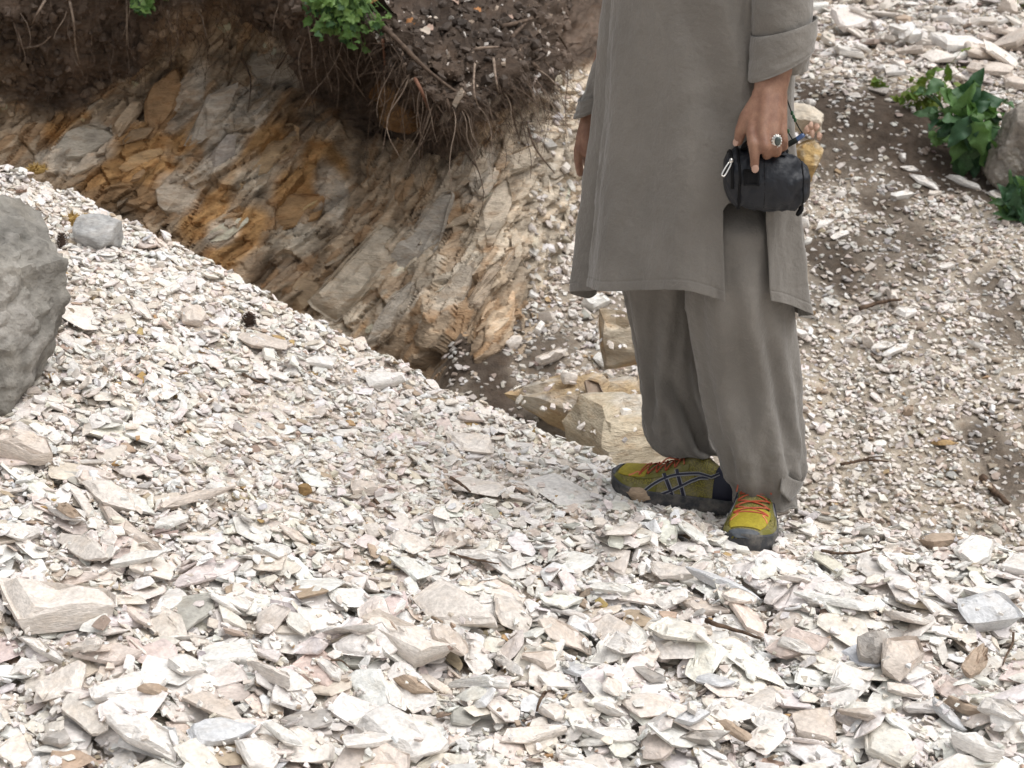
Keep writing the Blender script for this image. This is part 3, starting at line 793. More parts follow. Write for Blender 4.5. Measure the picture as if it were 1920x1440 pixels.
_X, _Y = np.meshgrid(far.x0 + far.c * np.arange(far.nx), far.y0 + far.c * np.arange(far.ny), indexing='ij')
for c, r in BOULD:
    q = 1 - ((_X - c[0]) / r[0] / .95) ** 2 - ((_Y - c[1]) / r[1] / .95) ** 2
    far.H = np.where(q > 0, np.maximum(far.H, c[2] + r[2] * .86 * np.sqrt(np.maximum(q, 0)) - .012), far.H)
def off_boulder(x, y):
    m = np.ones(np.shape(x), bool)
    for c, r in BOULD: m &= (((x - c[0]) / r[0] / .9) ** 2 + ((y - c[1]) / r[1] / .9) ** 2 > 1) | (rnd(x) < .10)
    return m
scatter(far, 12000, .007, .016, (.55, .95), (.18, .45), GRAIN, True, ok_far_s, .22, .15, (3.9, 8.9))
scatter(far, 11500, .010, .022, (.5, .9), (.14, .38), PROTO, True, ok_far_m, .22, .1, (3.9, 8.9))
scatter(far, 700, .022, .048, (.45, .85), (.10, .25), ROUGH, True, lambda *a: ok_far_m(*a) & ((a[1] < 200) | (rnd(a[0]) < .26)), .2, .1, (3.9, 8.9))
scatter(far, 230, .045, .085, (.45, .85), (.16, .36), PROTO, True, ok_far_b, .18, .0, (6.2, 8.9))
scatter(far, 12000, .006, .013, (.55, .95), (.2, .45), GRAIN, True, ok_far_s, .22, .15, (3.9, 8.9))
HERO_FAR = [
 (1752, 84, 1858, 70, 36, 'white', .10), (1808, 142, 1890, 132, 32, 'buff', .10), (1795, 118, 1870, 104, 24, 'buff', .09), (1872, 80, 1935, 88, 36, 'buff', .10), (1840, 96, 1905, 108, 28, 'cream', .06), (1880, 152, 1935, 160, 34, 'buff', .08),
 (1676, 90, 1740, 98, 26, 'buff', .06), (1596, 96, 1640, 104, 18, 'white', .03), (1730, 108, 1790, 120, 26, 'cream', .06), (1782, 145, 1812, 132, 28, 'cream', .06), (1636, 128, 1662, 134, 20, 'white', .03), (1668, 58, 1702, 66, 18, 'white', .03),
 (1760, 40, 1802, 34, 34, 'white', .09), (1820, 50, 1850, 40, 34, 'cream', .08), (1860, 60, 1925, 52, 22, 'buff', .06), (1556, 12, 1592, 6, 16, 'white', .04), (1540, 8, 1528, 30, 44, 'white', .08), (1692, 12, 1720, 6, 12, 'white', .03),
 (1702, 332, 1764, 362, 14, 'white', .03), (1686, 318, 1728, 322, 8, 'white', .02), (1684, 292, 1700, 306, 12, 'white', .03), (1670, 376, 1720, 362, 12, 'white', .03), (1740, 368, 1766, 366, 8, 'cream', .02), (1770, 330, 1844, 358, 12, 'white', .03), (1850, 362, 1890, 388, 12, 'white', .03),
 (1632, 668, 1682, 646, 10, 'white', .025), (1652, 680, 1706, 650, 12, 'white', .025), (1676, 590, 1718, 598, 28, 'white', .03), (1654, 545, 1690, 578, 22, 'cream', .05), (1588, 618, 1618, 598, 16, 'white', .03), (1614, 640, 1636, 650, 22, 'cream', .04), (1808, 646, 1866, 660, 10, 'white', .02),
 (1870, 536, 1896, 544, 14, 'white', .03), (1760, 506, 1790, 504, 12, 'white', .02), (1498, 424, 1516, 430, 22, 'white', .05), (1526, 440, 1562, 418, 10, 'white', .02), (1490, 460, 1520, 452, 16, 'white', .04), (1556, 452, 1590, 436, 8, 'white', .02), (1484, 634, 1512, 638, 8, 'white', .02),
 (1486, 455, 1512, 470, 12, 'cream', .03), (1640, 832, 1664, 834, 12, 'white', .02), (1694, 778, 1712, 784, 18, 'tan', .04), (1745, 835, 1800, 838, 12, 'rust', .02), (1566, 372, 1590, 366, 12, 'white', .03), (1512, 198, 1530, 196, 8, 'white', .03), (1660, 100, 1684, 94, 10, 'buff', .03),
 (1092, 575, 1148, 570, 30, 'white', .06), (1068, 602, 1082, 580, 22, 'white', .04), (1110, 610, 1150, 600, 16, 'white', .03), (1006, 680, 1066, 668, 26, 'cream', .05), (1008, 600, 1042, 602, 12, 'cream', .04), (1006, 632, 1018, 612, 14, 'white', .03), (945, 650, 978, 642, 20, 'cream', .04),
 (1056, 500, 1066, 520, 16, 'cream', .04), (1060, 470, 1090, 480, 16, 'cream', .04), (1150, 690, 1190, 695, 12, 'white', .03), (1100, 640, 1140, 648, 14, 'tan', .04), (1050, 720, 1085, 712, 14, 'cream', .04), (1095, 760, 1130, 748, 22, 'brown', .07),
 (1590, 25, 1650, 40, 16, 'cream', .04), (1640, 20, 1690, 32, 18, 'cream', .04), (1700, 40, 1740, 50, 20, 'cream', .05), (1580, 60, 1630, 70, 12, 'cream', .03), (1780, 8, 1830, 14, 18, 'white', .05), (1740, 20, 1765, 26, 14, 'cream', .04), (1680, 80, 1712, 74, 14, 'white', .03), (1870, 25, 1910, 20, 34, 'buff', .12),
]
for x1, y1, x2, y2, w, tone, th in HERO_FAR:
    cx, cy = (x1 + x2) / 2, (y1 + y2) / 2
    fn = lambda x, y: np.where(y > 3.86, far.at(x, y), -9)
    p, q = hit(x1, y1, fn, 3.9, 9.1, 900), hit(x2, y2, fn, 3.9, 9.1, 900)
    dx, dy = x2 - x1, y2 - y1; ln = math.hypot(dx, dy); nx, ny = -dy / ln * w / 2, dx / ln * w / 2
    r, s = hit(cx + nx, cy + ny, fn, 3.9, 9.1, 900), hit(cx - nx, cy - ny, fn, 3.9, 9.1, 900)
    c0 = (p + q) / 2; L = np.linalg.norm((q - p)[:2]) / 2; yaw = math.atan2(q[1] - p[1], q[0] - p[0])
    ppm = FPX / proj(c0)[2]
    L = min(L, ln / ppm * .75); L = max(L, .014)
    ax = np.array([math.cos(yaw), math.sin(yaw)]); wv = (r - s)[:2]
    W = min(max(np.linalg.norm(wv - ax * (wv @ ax)) / 2 * .75, .012), L * 1.2, w / ppm * 1.2)
    col = np.clip(np.array(TONE[tone]) * (1 + rng.normal(0, .03)), .02, .8)
    if cy < 180 and cx > 1500: th = th * .6; W = W * 1.15
    far.drop(c0[0], c0[1], L, W, th / 2, yaw, int(rng.integers(len(PROTO))), (tone, col), .05, .15, {'hero': True}, tilt=None)
scatter(far, 1500, .006, .016, (.55, .95), (.3, .6), GRAIN, True, ok_far_s, .22, .1, (3.9, 8.9))

# ------------------------------------------------------------------ which stones show largest: those become things of their own
def shape_of(pi): return ROUGH[pi - 2000] if pi >= 2000 else GRAIN[pi - 1000] if pi >= 1000 else PROTO[pi]
def verts_of(row):
    pos, Rm, sc, pi, tone, info = row
    V, Fc = shape_of(pi)
    return (V * np.array(sc)) @ Rm.T + pos, Fc
def person_hides(px, py): return (1130 < px < 1500 and py < 850) or (1340 < px < 1520 and py < 400)
cand = []
for hp, where in ((front, 'front'), (far, 'far')):
    for i, row in enumerate(hp.rows):
        pos, Rm, (L, W, T), pi, tone, info = row
        if L < .012: continue
        px, py, d = proj(pos)
        if not (-30 < px < 1950 and -20 < py < 1465): continue
        if where == 'far' and person_hides(px, py): continue
        uu = np.array([[0, 0], [.6, 0], [-.6, 0], [0, .6], [0, -.6], [.45, .45], [-.45, -.45]])
        pts = pos + (uu[:, :1] * L) * Rm[:, 0] + (uu[:, 1:] * W) * Rm[:, 1] + Rm[:, 2] * T
        vis = np.mean(hp.at(pts[:, 0], pts[:, 1]) < pts[:, 2] + .004)
        ppm = FPX / d
        area = L * W * ppm ** 2 * (.5 + T / L) * vis
        if info: area = area * 3 + 1e5
        if vis < .35 and not info: continue
        cand.append((area, where, i, px, py))
cand.sort(key=lambda c: -c[0])
n_far = 0; chosen = []
for c in cand:
    if c[1] == 'far':
        if n_far >= 110: continue
        n_far += 1
    chosen.append(c)
    if len(chosen) >= 296: break
chosen_set = {(c[1], c[2]) for c in chosen}

def join_rows(rows):
    vs, fs, ts, n = [], [], [], 0
    for row in rows:
        v, f = verts_of(row)
        vs.append(v); fs.append(f + n); n += len(v); ts.append(np.broadcast_to(row[4][1], v.shape))
    return np.concatenate(vs), np.concatenate(fs), np.concatenate(ts)
for hp, where, nm, lb in ((front, 'front', 'loose_stones', 'small pale stone chips and gravel covering the near slope'), (far, 'far', 'scree', 'small cream and brown pebbles strewn over the far slope')):
    v, f, t = join_rows([r for i, r in enumerate(hp.rows) if (where, i) not in chosen_set])
    tag(mk(nm, v, f, M['stone'], None, False, t), lb, kind='stuff')

# ------------------------------------------------------------------ the large stones as things, each with a label of its own
LM_FRONT = [(70, 560, 'the big grey boulder', 130), (175, 435, 'the small grey rock', 60), (465, 600, 'the lone pine cone', 30), (1250, 890, 'the sideways shoe', 90), (1415, 985, 'the shoe pointing forward', 60), (1213, 924, 'the round tan stone', 40),
            (1372, 1190, 'the long dark stick', 60), (766, 1222, 'the broad cream slab', 95), (1670, 1238, 'the leaning block pair', 65), (572, 920, 'the brown pebble', 15), (765, 662, 'the white crest block', 30), (95, 1130, 'the big tan-edged slab', 110),
            (220, 962, 'the parallel long slabs', 70), (1850, 1170, 'the bluish grey block', 70), (0, 1440, 'the bottom left corner', 40), (1920, 1440, 'the bottom right corner', 40), (960, 1440, 'the bottom edge centre', 60), (1210, 1400, 'the forked bottom twig', 40),
            (410, 1440, 'the lower edge', 50), (1510, 1440, 'the base line', 50), (873, 825, 'the tilted crest slab', 60), (270, 1370, 'the large ragged white slab', 75), (640, 1110, 'the open middle slope', 40), (1010, 1090, 'the rusty chip', 20)]
LM_FAR = [(1800, 225, 'the leafy plant', 90), (1850, 125, 'the stacked slabs', 60), (1437, 335, 'the black pouch', 80), (1505, 240, 'the tan rock', 45), (1915, 10, 'the grass tuft', 30), (1095, 560, 'the tunic corner', 40), (1660, 575, 'the bent twig on scree', 40),
          (1672, 664, 'the paired white slivers', 30), (1500, 720, 'the trouser leg', 40), (1900, 290, 'the hillside boulder', 60), (1000, 690, 'the dark gully floor', 60), (1150, 785, 'the cream boulder', 60), (1732, 345, 'the tossed white plates', 45), (1880, 620, 'the dark soil streak', 50)]
OVER = {(-20, 1110): 'huge cream slab with an ochre stain and dark hollow under its edge', (147, 887): 'upper of the two long parallel pinkish slabs', (177, 945): 'lower of the two long parallel pinkish slabs', (682, 1196): 'broad cracked cream slab, largest stone in the middle of the slope',
        (1612, 1250): 'greyish triangular block leaning against a buff block', (1650, 1222): 'buff block with a pale top leaning on the greyish triangular block', (1782, 1150): 'large bluish grey block with a brown underside', (746, 662): 'white upright block on the crest before the rock bank',
        (1812, 1280): 'upright pointed tan stone among white flakes', (195, 1345): 'large ragged white slab in the lower rubble', (822, 796): 'tilted pale slab below the crest with a thick shaded edge', (1722, 1020): 'tan wedge of stone where the near slope ends',
        (690, 1332): 'long thick white bar of stone sloping down to the lower edge', (1316, 1272): 'small pale blue chip among cream flakes', (1752, 84): 'top slab of the stack above the leafy plant', (1808, 142): 'lowest large buff slab of the stack, just above the leafy plant'}
heroes_in = {}
_hi = [i for i, r in enumerate(front.rows) if r[5]]
for i, h in zip(_hi, HERO): heroes_in[('front', i)] = OVER.get(h[:2])
_hi = [i for i, r in enumerate(far.rows) if r[5]]
for i, h in zip(_hi, HERO_FAR): heroes_in[('far', i)] = OVER.get(h[:2])
NUM = ['', 'one', 'two', 'three', 'four', 'five', 'six', 'seven', 'eight', 'nine', 'ten', 'eleven', 'twelve', 'thirteen', 'fourteen']
ORD = ['', 'second', 'third', 'fourth', 'fifth', 'sixth', 'seventh', 'eighth', 'ninth', 'tenth', 'eleventh', 'twelfth']
recs = []
for n, (area, where, i, px, py) in enumerate(chosen):
    row = (front if where == 'front' else far).rows[i]
    pos, Rm, sc, pi, (tone, col), info = row
    ppm = FPX / proj(pos)[2]
    lp = 2 * sc[0] * ppm
    shape = 'block' if sc[2] / sc[0] > .42 else 'sliver' if sc[0] / sc[1] > 2.2 else 'slab' if lp > 62 else 'flake'
    size = 'big ' if lp > 120 else 'small ' if lp < 36 else ''
    best = min(LM_FRONT if where == 'front' else LM_FAR, key=lambda l: math.hypot(px - l[0], py - l[1]) - l[3])
    ang = math.degrees(math.atan2(best[1] - py, px - best[0])) % 360
    if best[2].startswith('the bottom') or best[2] in ('the lower edge', 'the base line'):
        rel = 'up left of' if 112 < ang <= 200 else 'up right of' if ang < 68 or ang > 340 else 'straight above'
    else:
        rel = ['right of', 'up right of', 'above', 'up left of', 'left of', 'down left of', 'below', 'down right of'][int(((ang + 22.5) % 360) // 45)]
    recs.append([where, i, px, py, f'{size}{tone} stone {shape}', f'{rel} {best[2]}', heroes_in.get((where, i))])
groups = {}
for r in recs:
    if not r[6]: groups.setdefault((r[4], r[5]), []).append(r)
for (d, loc), ms in groups.items():
    ms.sort(key=lambda r: r[2])
    k = len(ms)
    for q, r in enumerate(ms):
        if k == 1: r[6] = f'{d} {loc}'
        else:
            w = 'leftmost' if q == 0 else 'rightmost' if q == k - 1 else 'middle' if k == 3 else f'{ORD[q]} from left'
            r[6] = f'{w} of the {NUM[k] if k < 15 else k} {d}s {loc}'
for n, (where, i, px, py, d, loc, lab) in enumerate(recs):
    row = (front if where == 'front' else far).rows[i]
    pos, Rm, sc, pi, (tone, col), info = row
    V, Fc = shape_of(pi)
    if pi >= 2000: V, Fc = PROTO[pi - 2000]
    co, f = rough_stone(V, Fc, sc, n + 3)
    o = mk('stone', co, f, M['stone'], None, True, np.broadcast_to(col, co.shape), sharp=R(24))
    o.matrix_world = Matrix([[*Rm[0], pos[0]], [*Rm[1], pos[1]], [*Rm[2], pos[2]], [0, 0, 0, 1]])
    tag(o, lab, 'stone', 'broken stones on the near slope' if where == 'front' else 'stones lying on the far slope')

# ------------------------------------------------------------------ boulders and rounded stones
def rock(name, c, r, col, label, seed, cat='rock', sub=5, facet=.16, fine=.03, M_=None, shear=0, group=None, mt='boulder', col2=None):
    bm = bmesh.new(); bmesh.ops.create_icosphere(bm, subdivisions=sub, radius=1)
    q = np.array([v.co[:] for v in bm.verts]); f = np.array([[w.index for w in x.verts] for x in bm.faces]); bm.free()
    rs = np.random.default_rng(seed)
    s = np.ones(len(q))
    for _ in range(20):                                   # cleavage planes cut the ball into a blocky stone
        n = rs.normal(size=3); n /= np.linalg.norm(n); h = rs.uniform(.60, .95)
        dd = q @ n
        lim = np.where(dd > 1e-3, h / np.maximum(dd, 1e-3), 9)
        s = np.minimum(s, np.maximum(lim, .52))
    d = facet * .45 * fbm(q[:, 0] * 2.2 + seed, q[:, 1] * 2.2, q[:, 2] * 2.2, 5, seed) - fine * 1.2 * (1 - np.abs(fbm(q[:, 0] * 4 + seed, q[:, 1] * 4, q[:, 2] * 6, 4, seed + 2)) * 3) * .5 + fine * fbm(q[:, 0] * 7 + seed, q[:, 1] * 7, q[:, 2] * 7, 4, seed + 3)
    d = d + fine * .35 * fbm(q[:, 0] * 16 + seed, q[:, 1] * 16, q[:, 2] * 16, 3, seed + 6) if sub > 4 else d
    v = q * (s + d)[:, None]; v = v / np.abs(v).max(0) * np.array(r)
    v[:, 0] += shear * v[:, 2]
    t = np.array(col) * (1 + .25 * fbm(q[:, 0] * 3, q[:, 1] * 3, q[:, 2] * 3 + seed, 4, seed + 9))[:, None]
    if col2 is not None:
        t = lerp(t, np.array(col2), sstep(.02, .35, fbm(q[:, 0] * 1.8 + 3, q[:, 1] * 1.8, q[:, 2] * 1.8 + seed, 4, seed + 11))[:, None])
    o = mk(name, v, f, M[mt], None, True, np.clip(t, .02, .85), sharp=R(34))
    o.location = tuple(c)
    return tag(o, label, cat, group)
def on_front(px, py): return hit(px, py, lambda x, y: np.where(y < 4.84, front.at(x, y), -9), 2.0, 4.8, 900)
b = on_front(0, 752)
rock('boulder', (b[0] - .115, b[1] + .10, b[2] + .150), (.240, .235, .240), (.27, .255, .228), 'large rough grey boulder on the slope, cut off by the frame', 3, 'boulder', 6, .12, .036, shear=.22, col2=(.36, .34, .31))
b = on_front(178, 470)
rock('boulder', (b[0], b[1] + .05, b[2] + .022), (.062, .06, .056), (.40, .395, .385), 'small smooth grey rock beside the big boulder, next to a pine cone', 8, 'rock', 5, .14, .02, mt='stone', col2=(.5, .5, .5))
b = on_front(1213, 940)
rock('rock', (b[0], b[1] + .02, b[2] + .012), (.042, .034, .024), (.50, .37, .255), 'rounded sandy tan stone lying against the sideways shoe', 12, 'rock', 4, .10, .03, mt='stone')
b = on_front(1338, 948)
rock('rock', (b[0], b[1] + .0, b[2] + .026), (.028, .012, .026), (.37, .30, .215), 'flat olive tan shard standing between the two shoes', 14, 'stone', 4, .16, .02, mt='stone')
b = on_front(1382, 937)
rock('rock', (b[0], b[1] + .01, b[2] + .008), (.010, .010, .010), (.50, .36, .13), 'small ochre pebble between the shard and the shoe pointing forward', 15, 'pebble', 3, .1, .03, mt='stone')
b = on_front(572, 932)
rock('rock', (b[0], b[1] + .008, b[2] + .010), (.014, .013, .015), (.30, .19, .08), 'rounded rusty brown pebble alone on the fine gravel', 17, 'pebble', 4, .08, .04, mt='stone')
b = on_front(1215, 800); 
def on_far(px, py): return hit(px, py, slope, 3.8, 10, 1200)
Yb = 4.25
def broken(c, r, col, label, seed, pi, rot, col2):
    co, f = rough_stone(*PROTO[pi], r, seed, True, 6)
    a = R(rot); co = co @ np.array([[math.cos(a), math.sin(a), 0], [-math.sin(a), math.cos(a), 0], [0, 0, 1]])
    t = lerp(np.array(col), np.array(col2), sstep(-.1, .3, fbm(co[:, 0] * 9 + seed, co[:, 1] * 9, co[:, 2] * 9, 4, seed))[:, None])
    o = mk('boulder', co, f, M['rock'], None, True, t, sharp=R(24)); o.location = tuple(c); return tag(o, label, 'boulder')
c = BOULD[0][0]; broken(c, tuple(np.array(BOULD[0][1]) * 1.05), (.54, .465, .35), 'cream and ochre boulder in the gully behind the trouser legs', 21, 7, 20, (.62, .57, .49))
c = BOULD[1][0]; broken(c, tuple(np.array(BOULD[1][1]) * 1.1), (.48, .36, .22), 'ochre stained rock rib beside the dark gully floor', 23, 12, -15, (.57, .52, .45))
c = BOULD[2][0]; broken(c, BOULD[2][1], (.54, .47, .37), 'pale rust streaked rock half hidden by the tunic corner', 25, 3, 40, (.50, .35, .2))
g = on_far(1505, 352)
c = P(1503, 222, g[1] + .06); rock('rock', c, (.088, .09, .052), (.62, .55, .45), 'cream weathered rock above the tan one, behind the black pouch', 27, 'rock', 5, .17, .03, mt='stone', shear=-.35)
c = P(1510, 302, g[1]); rock('rock', c, (.060, .075, .105), (.45, .31, .14), 'tan and ochre rock on the far slope behind the black pouch', 28, 'rock', 5, .16, .03, mt='rock', col2=(.58, .47, .32))
for q, (x, y) in enumerate([(1513, 243), (1523, 250), (1531, 238), (1536, 256), (1520, 236)]):
    c = P(x, y, g[1] - .03); rock('pebble', c, (.011, .011, .016), (.58, .38, .29), ['first', 'second', 'third', 'fourth', 'topmost'][q] + ' of the pinkish knobs on the tan rock', 40 + q, 'pebble', 2, .08, .02, group='pinkish knobs on the tan rock', mt='stone')
g = on_far(1895, 372)
c = P(1918, 285, g[1] + .05); rock('boulder', c, (.155, .16, .19), (.30, .27, .235), 'grey hillside boulder behind the leafy plant at the edge', 31, 'boulder', 6, .16, .035, col2=(.40, .37, .33))
# loose rock slabs standing in the bank: parts of it
SLAB = [(738, 195, 58, 48, 80, (.34, .19, .075), .16), (335, 360, 48, 50, 85, (.36, .31, .25), .07), (520, 128, 58, 36, 10, (.36, .31, .25), .08), (150, 270, 66, 30, 30, (.40, .38, .33), .05), (395, 215, 80, 26, 62, (.38, .35, .31), .06), (470, 215, 55, 34, 55, (.37, .32, .26), .06),
        (800, 445, 95, 40, 54, (.42, .40, .37), .07), (670, 515, 110, 42, 46, (.38, .32, .25), .07), (735, 590, 95, 26, 52, (.43, .40, .36), .05), (840, 560, 90, 26, 58, (.40, .35, .29), .05), (410, 300, 60, 24, 55, (.34, .31, .30), .05), (500, 300, 95, 26, 48, (.36, .23, .10), .06),
        (870, 320, 70, 32, 66, (.40, .33, .25), .06), (930, 390, 80, 26, 64, (.42, .36, .29), .05), (560, 560, 70, 30, 44, (.35, .25, .15), .05), (235, 225, 50, 16, 65, (.42, .37, .30), .05), (620, 600, 70, 22, 46, (.40, .34, .28), .05),
        (980, 300, 60, 34, 50, (.50, .44, .36), .06), (1030, 330, 40, 28, 40, (.52, .47, .40), .05), (990, 450, 60, 20, 62, (.46, .40, .33), .05), (300, 205, 90, 34, 72, (.30, .15, .045), .05), (560, 390, 60, 36, 35, (.31, .17, .06), .05), (925, 520, 80, 22, 58, (.38, .32, .26), .05),
        (950, 128, 22, 12, -20, (.50, .45, .38), .05), (1045, 138, 38, 10, -35, (.42, .33, .22), .04), (1095, 168, 34, 16, -32, (.60, .56, .50), .05), (1085, 200, 46, 10, -40, (.56, .50, .43), .04), (1058, 198, 18, 7, -5, (.6, .56, .5), .03)]
for q, (x, y, rx, ry, ang, col, th) in enumerate(SLAB):
    i, j = bank_at(x, y); Y = bank[i, j, 1]
    ppm = FPX / proj(bank[i, j])[2]
    V, Fc = PROTO[q % len(PROTO)]
    th2 = min(th, .10)
    co, f = rough_stone(V, Fc, (rx / ppm * 1.0, ry / ppm * 1.0, th2 * .62), 400 + q)
    n = nrm[max(0, i - 6):i + 7, max(0, j - 6):j + 7].reshape(-1, 3).mean(0); n = n + np.array([0, -.5, .12]); n /= np.linalg.norm(n)
    a = R(ang); e1 = np.array([math.cos(a), 0, math.sin(a)]); e1 = e1 - n * (e1 @ n); e1 /= np.linalg.norm(e1); e2 = np.cross(n, e1)
    t = np.array(col) * (1 + .3 * fbm(co[:, 0] * 12 + q, co[:, 1] * 40, co[:, 2] * 12, 4, q))[:, None]
    p = P(x, y, Y) - n * th2 * .16
    if q == 0: p = P(x, y, Y - .05)
    bi = bcol[max(0, i - 5):i + 6, max(0, j - 5):j + 6].reshape(-1, 3).mean(0)
    t = t * .55 + bi * 1.15 * .45
    co = co @ np.stack([e1, e2, n], 1).T + p
    mk('rock_slab', co, f, M['rock'], bank_o, True, np.clip(t, .02, .8), sharp=R(26))

rs_ = np.random.default_rng(77)
for q in range(115):                                      # splinters and plates that stand proud along the bedding
    if q < 85: x = rs_.uniform(820, 1085); y = rs_.uniform(190, 660); L = .018 + .05 * rs_.random() ** 1.6
    else: x = rs_.uniform(60, 880); y = rs_.uniform(np.interp(x, [0, 300, 420, 520, 640, 900], [235, 120, 75, 110, 250, 260]), np.interp(x, [0, 300, 540, 800, 900], [300, 430, 560, 680, 690])); L = .02 + .06 * rs_.random() ** 1.4
    i, j = bank_at(x, y)
    n = nrm[max(0, i - 6):i + 7, max(0, j - 6):j + 7].reshape(-1, 3).mean(0) + rs_.normal(0, .22, 3) + np.array([0, -.3, .25]); n /= np.linalg.norm(n)
    a = float(dip[i, j]) + rs_.normal(0, .16); e1 = np.array([math.cos(a), 0, math.sin(a)]); e1 = e1 - n * (e1 @ n); e1 /= np.linalg.norm(e1); e2 = np.cross(n, e1)
    co, f = rough_stone(*PROTO[q % 60], (L, L * rs_.uniform(.16, .42), L * rs_.uniform(.10, .26)), 600 + q, True, 1)
    base = bcol[i, j] * rs_.uniform(.85, 1.35) * .7 + .3 * np.array([.42, .37, .30]); base = np.clip(base, .03, .6)
    p = bank[i, j] + nrm[i, j] * L * (.05 if q < 85 else -.04)
    mk('rock_slab', co @ np.stack([e1, e2, n], 1).T + p, f, M['rock'], bank_o, True, np.broadcast_to(base, co.shape), sharp=R(24))

# ------------------------------------------------------------------ sticks, cones, moss
m_twig, N_, L_, b_ = mat('dead_wood', (.10, .065, .045), .85, .15)
_tc = N_.new('ShaderNodeTexCoord'); _n = noise_node(N_, L_, _tc.outputs['Object'], 90, 4)
L_.new(ramp(N_, L_, _n.outputs[0], [(.3, (.045, .03, .022)), (.7, (.17, .115, .08))]), b_.inputs['Base Color'])
def twig(path, r0, label, front_=True, fork=None, cat='twig', lift=.004):
    pts = []
    for x, y in path:
        p = on_front(x, y) if front_ else hit(x, y, lambda a, b: np.where(b > 3.86, far.at(a, b), -9), 3.9, 9.1, 900)
        pts.append(p + np.array([0, -.002, lift]))
    mb = MB(); s = spline(pts, 12); s[:, 2] += .15 * r0 * np.sin(np.arange(12) * 1.7)
    mb.tube(s, np.linspace(r0, r0 * .5, 12), 6)
    if fork:
        k, dx, dz, ln = fork
        mb.tube([s[k], s[k] + np.array([dx, 0, dz]) * ln * .5, s[k] + np.array([dx * 1.2, .01, dz * .7]) * ln], [r0 * .6, r0 * .5, r0 * .3], 5)
    tag(mb.build('twig', m_twig, None), label, cat, 'dead twigs lying among the stones')
twig([(1322, 1174), (1350, 1184), (1385, 1194), (1426, 1208)], .0048, 'long dark brown stick lying across the white stones', lift=.012)
twig([(1540, 1041), (1575, 1046), (1612, 1044), (1636, 1037)], .0032, 'thin dark twig on the pale gravel near where the slope ends', lift=.01)
twig([(1898, 1200), (1896, 1222), (1884, 1245), (1878, 1262)], .0026, 'bent grey twig standing up beside the bluish grey block', lift=.016)
twig([(1022, 1312), (1012, 1328), (1006, 1348)], .0034, 'short forked brown twig among white flakes', lift=.014, fork=(2, .5, .6, .02))
twig([(843, 1040), (880, 1050), (935, 1060)], .0028, 'blackish stick tucked under a white flake', lift=.004)
twig([(622, 1250), (640, 1250), (655, 1262)], .002, 'tiny curled dark twig beside the broad cream slab', lift=.012)
twig([(700, 940), (722, 960), (742, 975)], .004, 'dark bark splinter below a buff stone', lift=.006)
twig([(845, 902), (862, 912), (882, 928)], .004, 'dark wood splinter at the edge of a cream slab', lift=.008)
twig([(1610, 590), (1650, 578), (1690, 572)], .008, 'bent grey brown twig lying on the far scree', False, lift=.02)
twig([(1300 + 540, 1080 - 180), (1862, 925), (1890, 950)], .012, 'dark weathered branch half sunk in the far slope', False, lift=.01)
twig([(1575, 878), (1620, 870), (1665, 872)], .005, 'thin dark twigs lying on the scree behind the shoe', False, lift=.012, fork=(5, .8, .3, .06))
twig([(455, 706), (480, 718), (502, 724)], .004, 'grey stick below the lone pine cone', lift=.006)

m_cone, N_, L_, b_ = mat('pine_cone_scales', (.105, .072, .055), .8, .2)
def cone(px, py, ln, wd, ang, label):
    p = on_front(px, py + 12) + np.array([0, .01, wd * .8]); mb = MB()
    a = R(ang); ax = np.array([math.cos(a), .15, math.sin(a)]); ax /= np.linalg.norm(ax)
    e1 = np.cross(ax, (0, 1, .2)); e1 /= np.linalg.norm(e1); e2 = np.cross(ax, e1)
    mb.blob(p, (wd * .6, wd * .6, ln * .92), 10, 8, np.stack([e1, e2, ax], 1))
    for k in range(95):
        t = (k + .5) / 95; th = k * 2.39996
        rr2 = wd * math.sin(math.pi * (.08 + .86 * t)) ** .75
        d = e1 * math.cos(th) + e2 * math.sin(th)
        c = p + ax * ln * (t * 2 - 1) * .95 + d * rr2 * .78
        up = d * .85 + ax * .5; up /= np.linalg.norm(up); s = np.cross(ax, d)
        q = wd * .42
        vs = [c - s * q * .4, c + s * q * .4, c + s * q * .75 + up * q * .8, c + up * q * 1.15, c - s * q * .75 + up * q * .8, c + ax * q * .28 + up * q * .5]
        mb.add(vs, [(0, 1, 5), (1, 2, 5), (2, 3, 5), (3, 4, 5), (4, 0, 5), (4, 3, 2, 1, 0)])
    tag(mb.build('pine_cone', m_cone, None, False), label, 'pine cone', 'dark pine cones on the slope')
cone(465, 602, .0195, .0155, 68, 'dark open pine cone lying alone on the pale gravel')
cone(116, 452, .022, .0125, 95, 'dark pine cone standing between the boulder and the small grey rock')
m_moss, *_ = mat('dry_moss', (.42, .29, .11), .95, .05)
def moss(px, py, rx, rz, label):
    p = on_front(px, py); mb = MB(); mb.blob(p, (rx, rx * .6, rz), 14, 8)
    for k in range(260):
        d = rng.normal(size=3); d[2] = abs(d[2]); d /= np.linalg.norm(d)
        q = p + d * np.array([rx, rx * .6, rz]) * .95; s = rng.normal(size=3) * .0012; e = q + d * .009 + rng.normal(size=3) * .005
        mb.add([q - s, q + s, e], [(0, 1, 2)])
    tag(mb.build('dry_moss', m_moss, None, False), label, 'moss', 'dry yellow moss tufts')
moss(140, 416, .030, .017, 'dry yellow moss tuft just above the small grey rock')
moss(70, 319, .024, .012, 'dry yellow moss tuft on the crest in front of the bank')

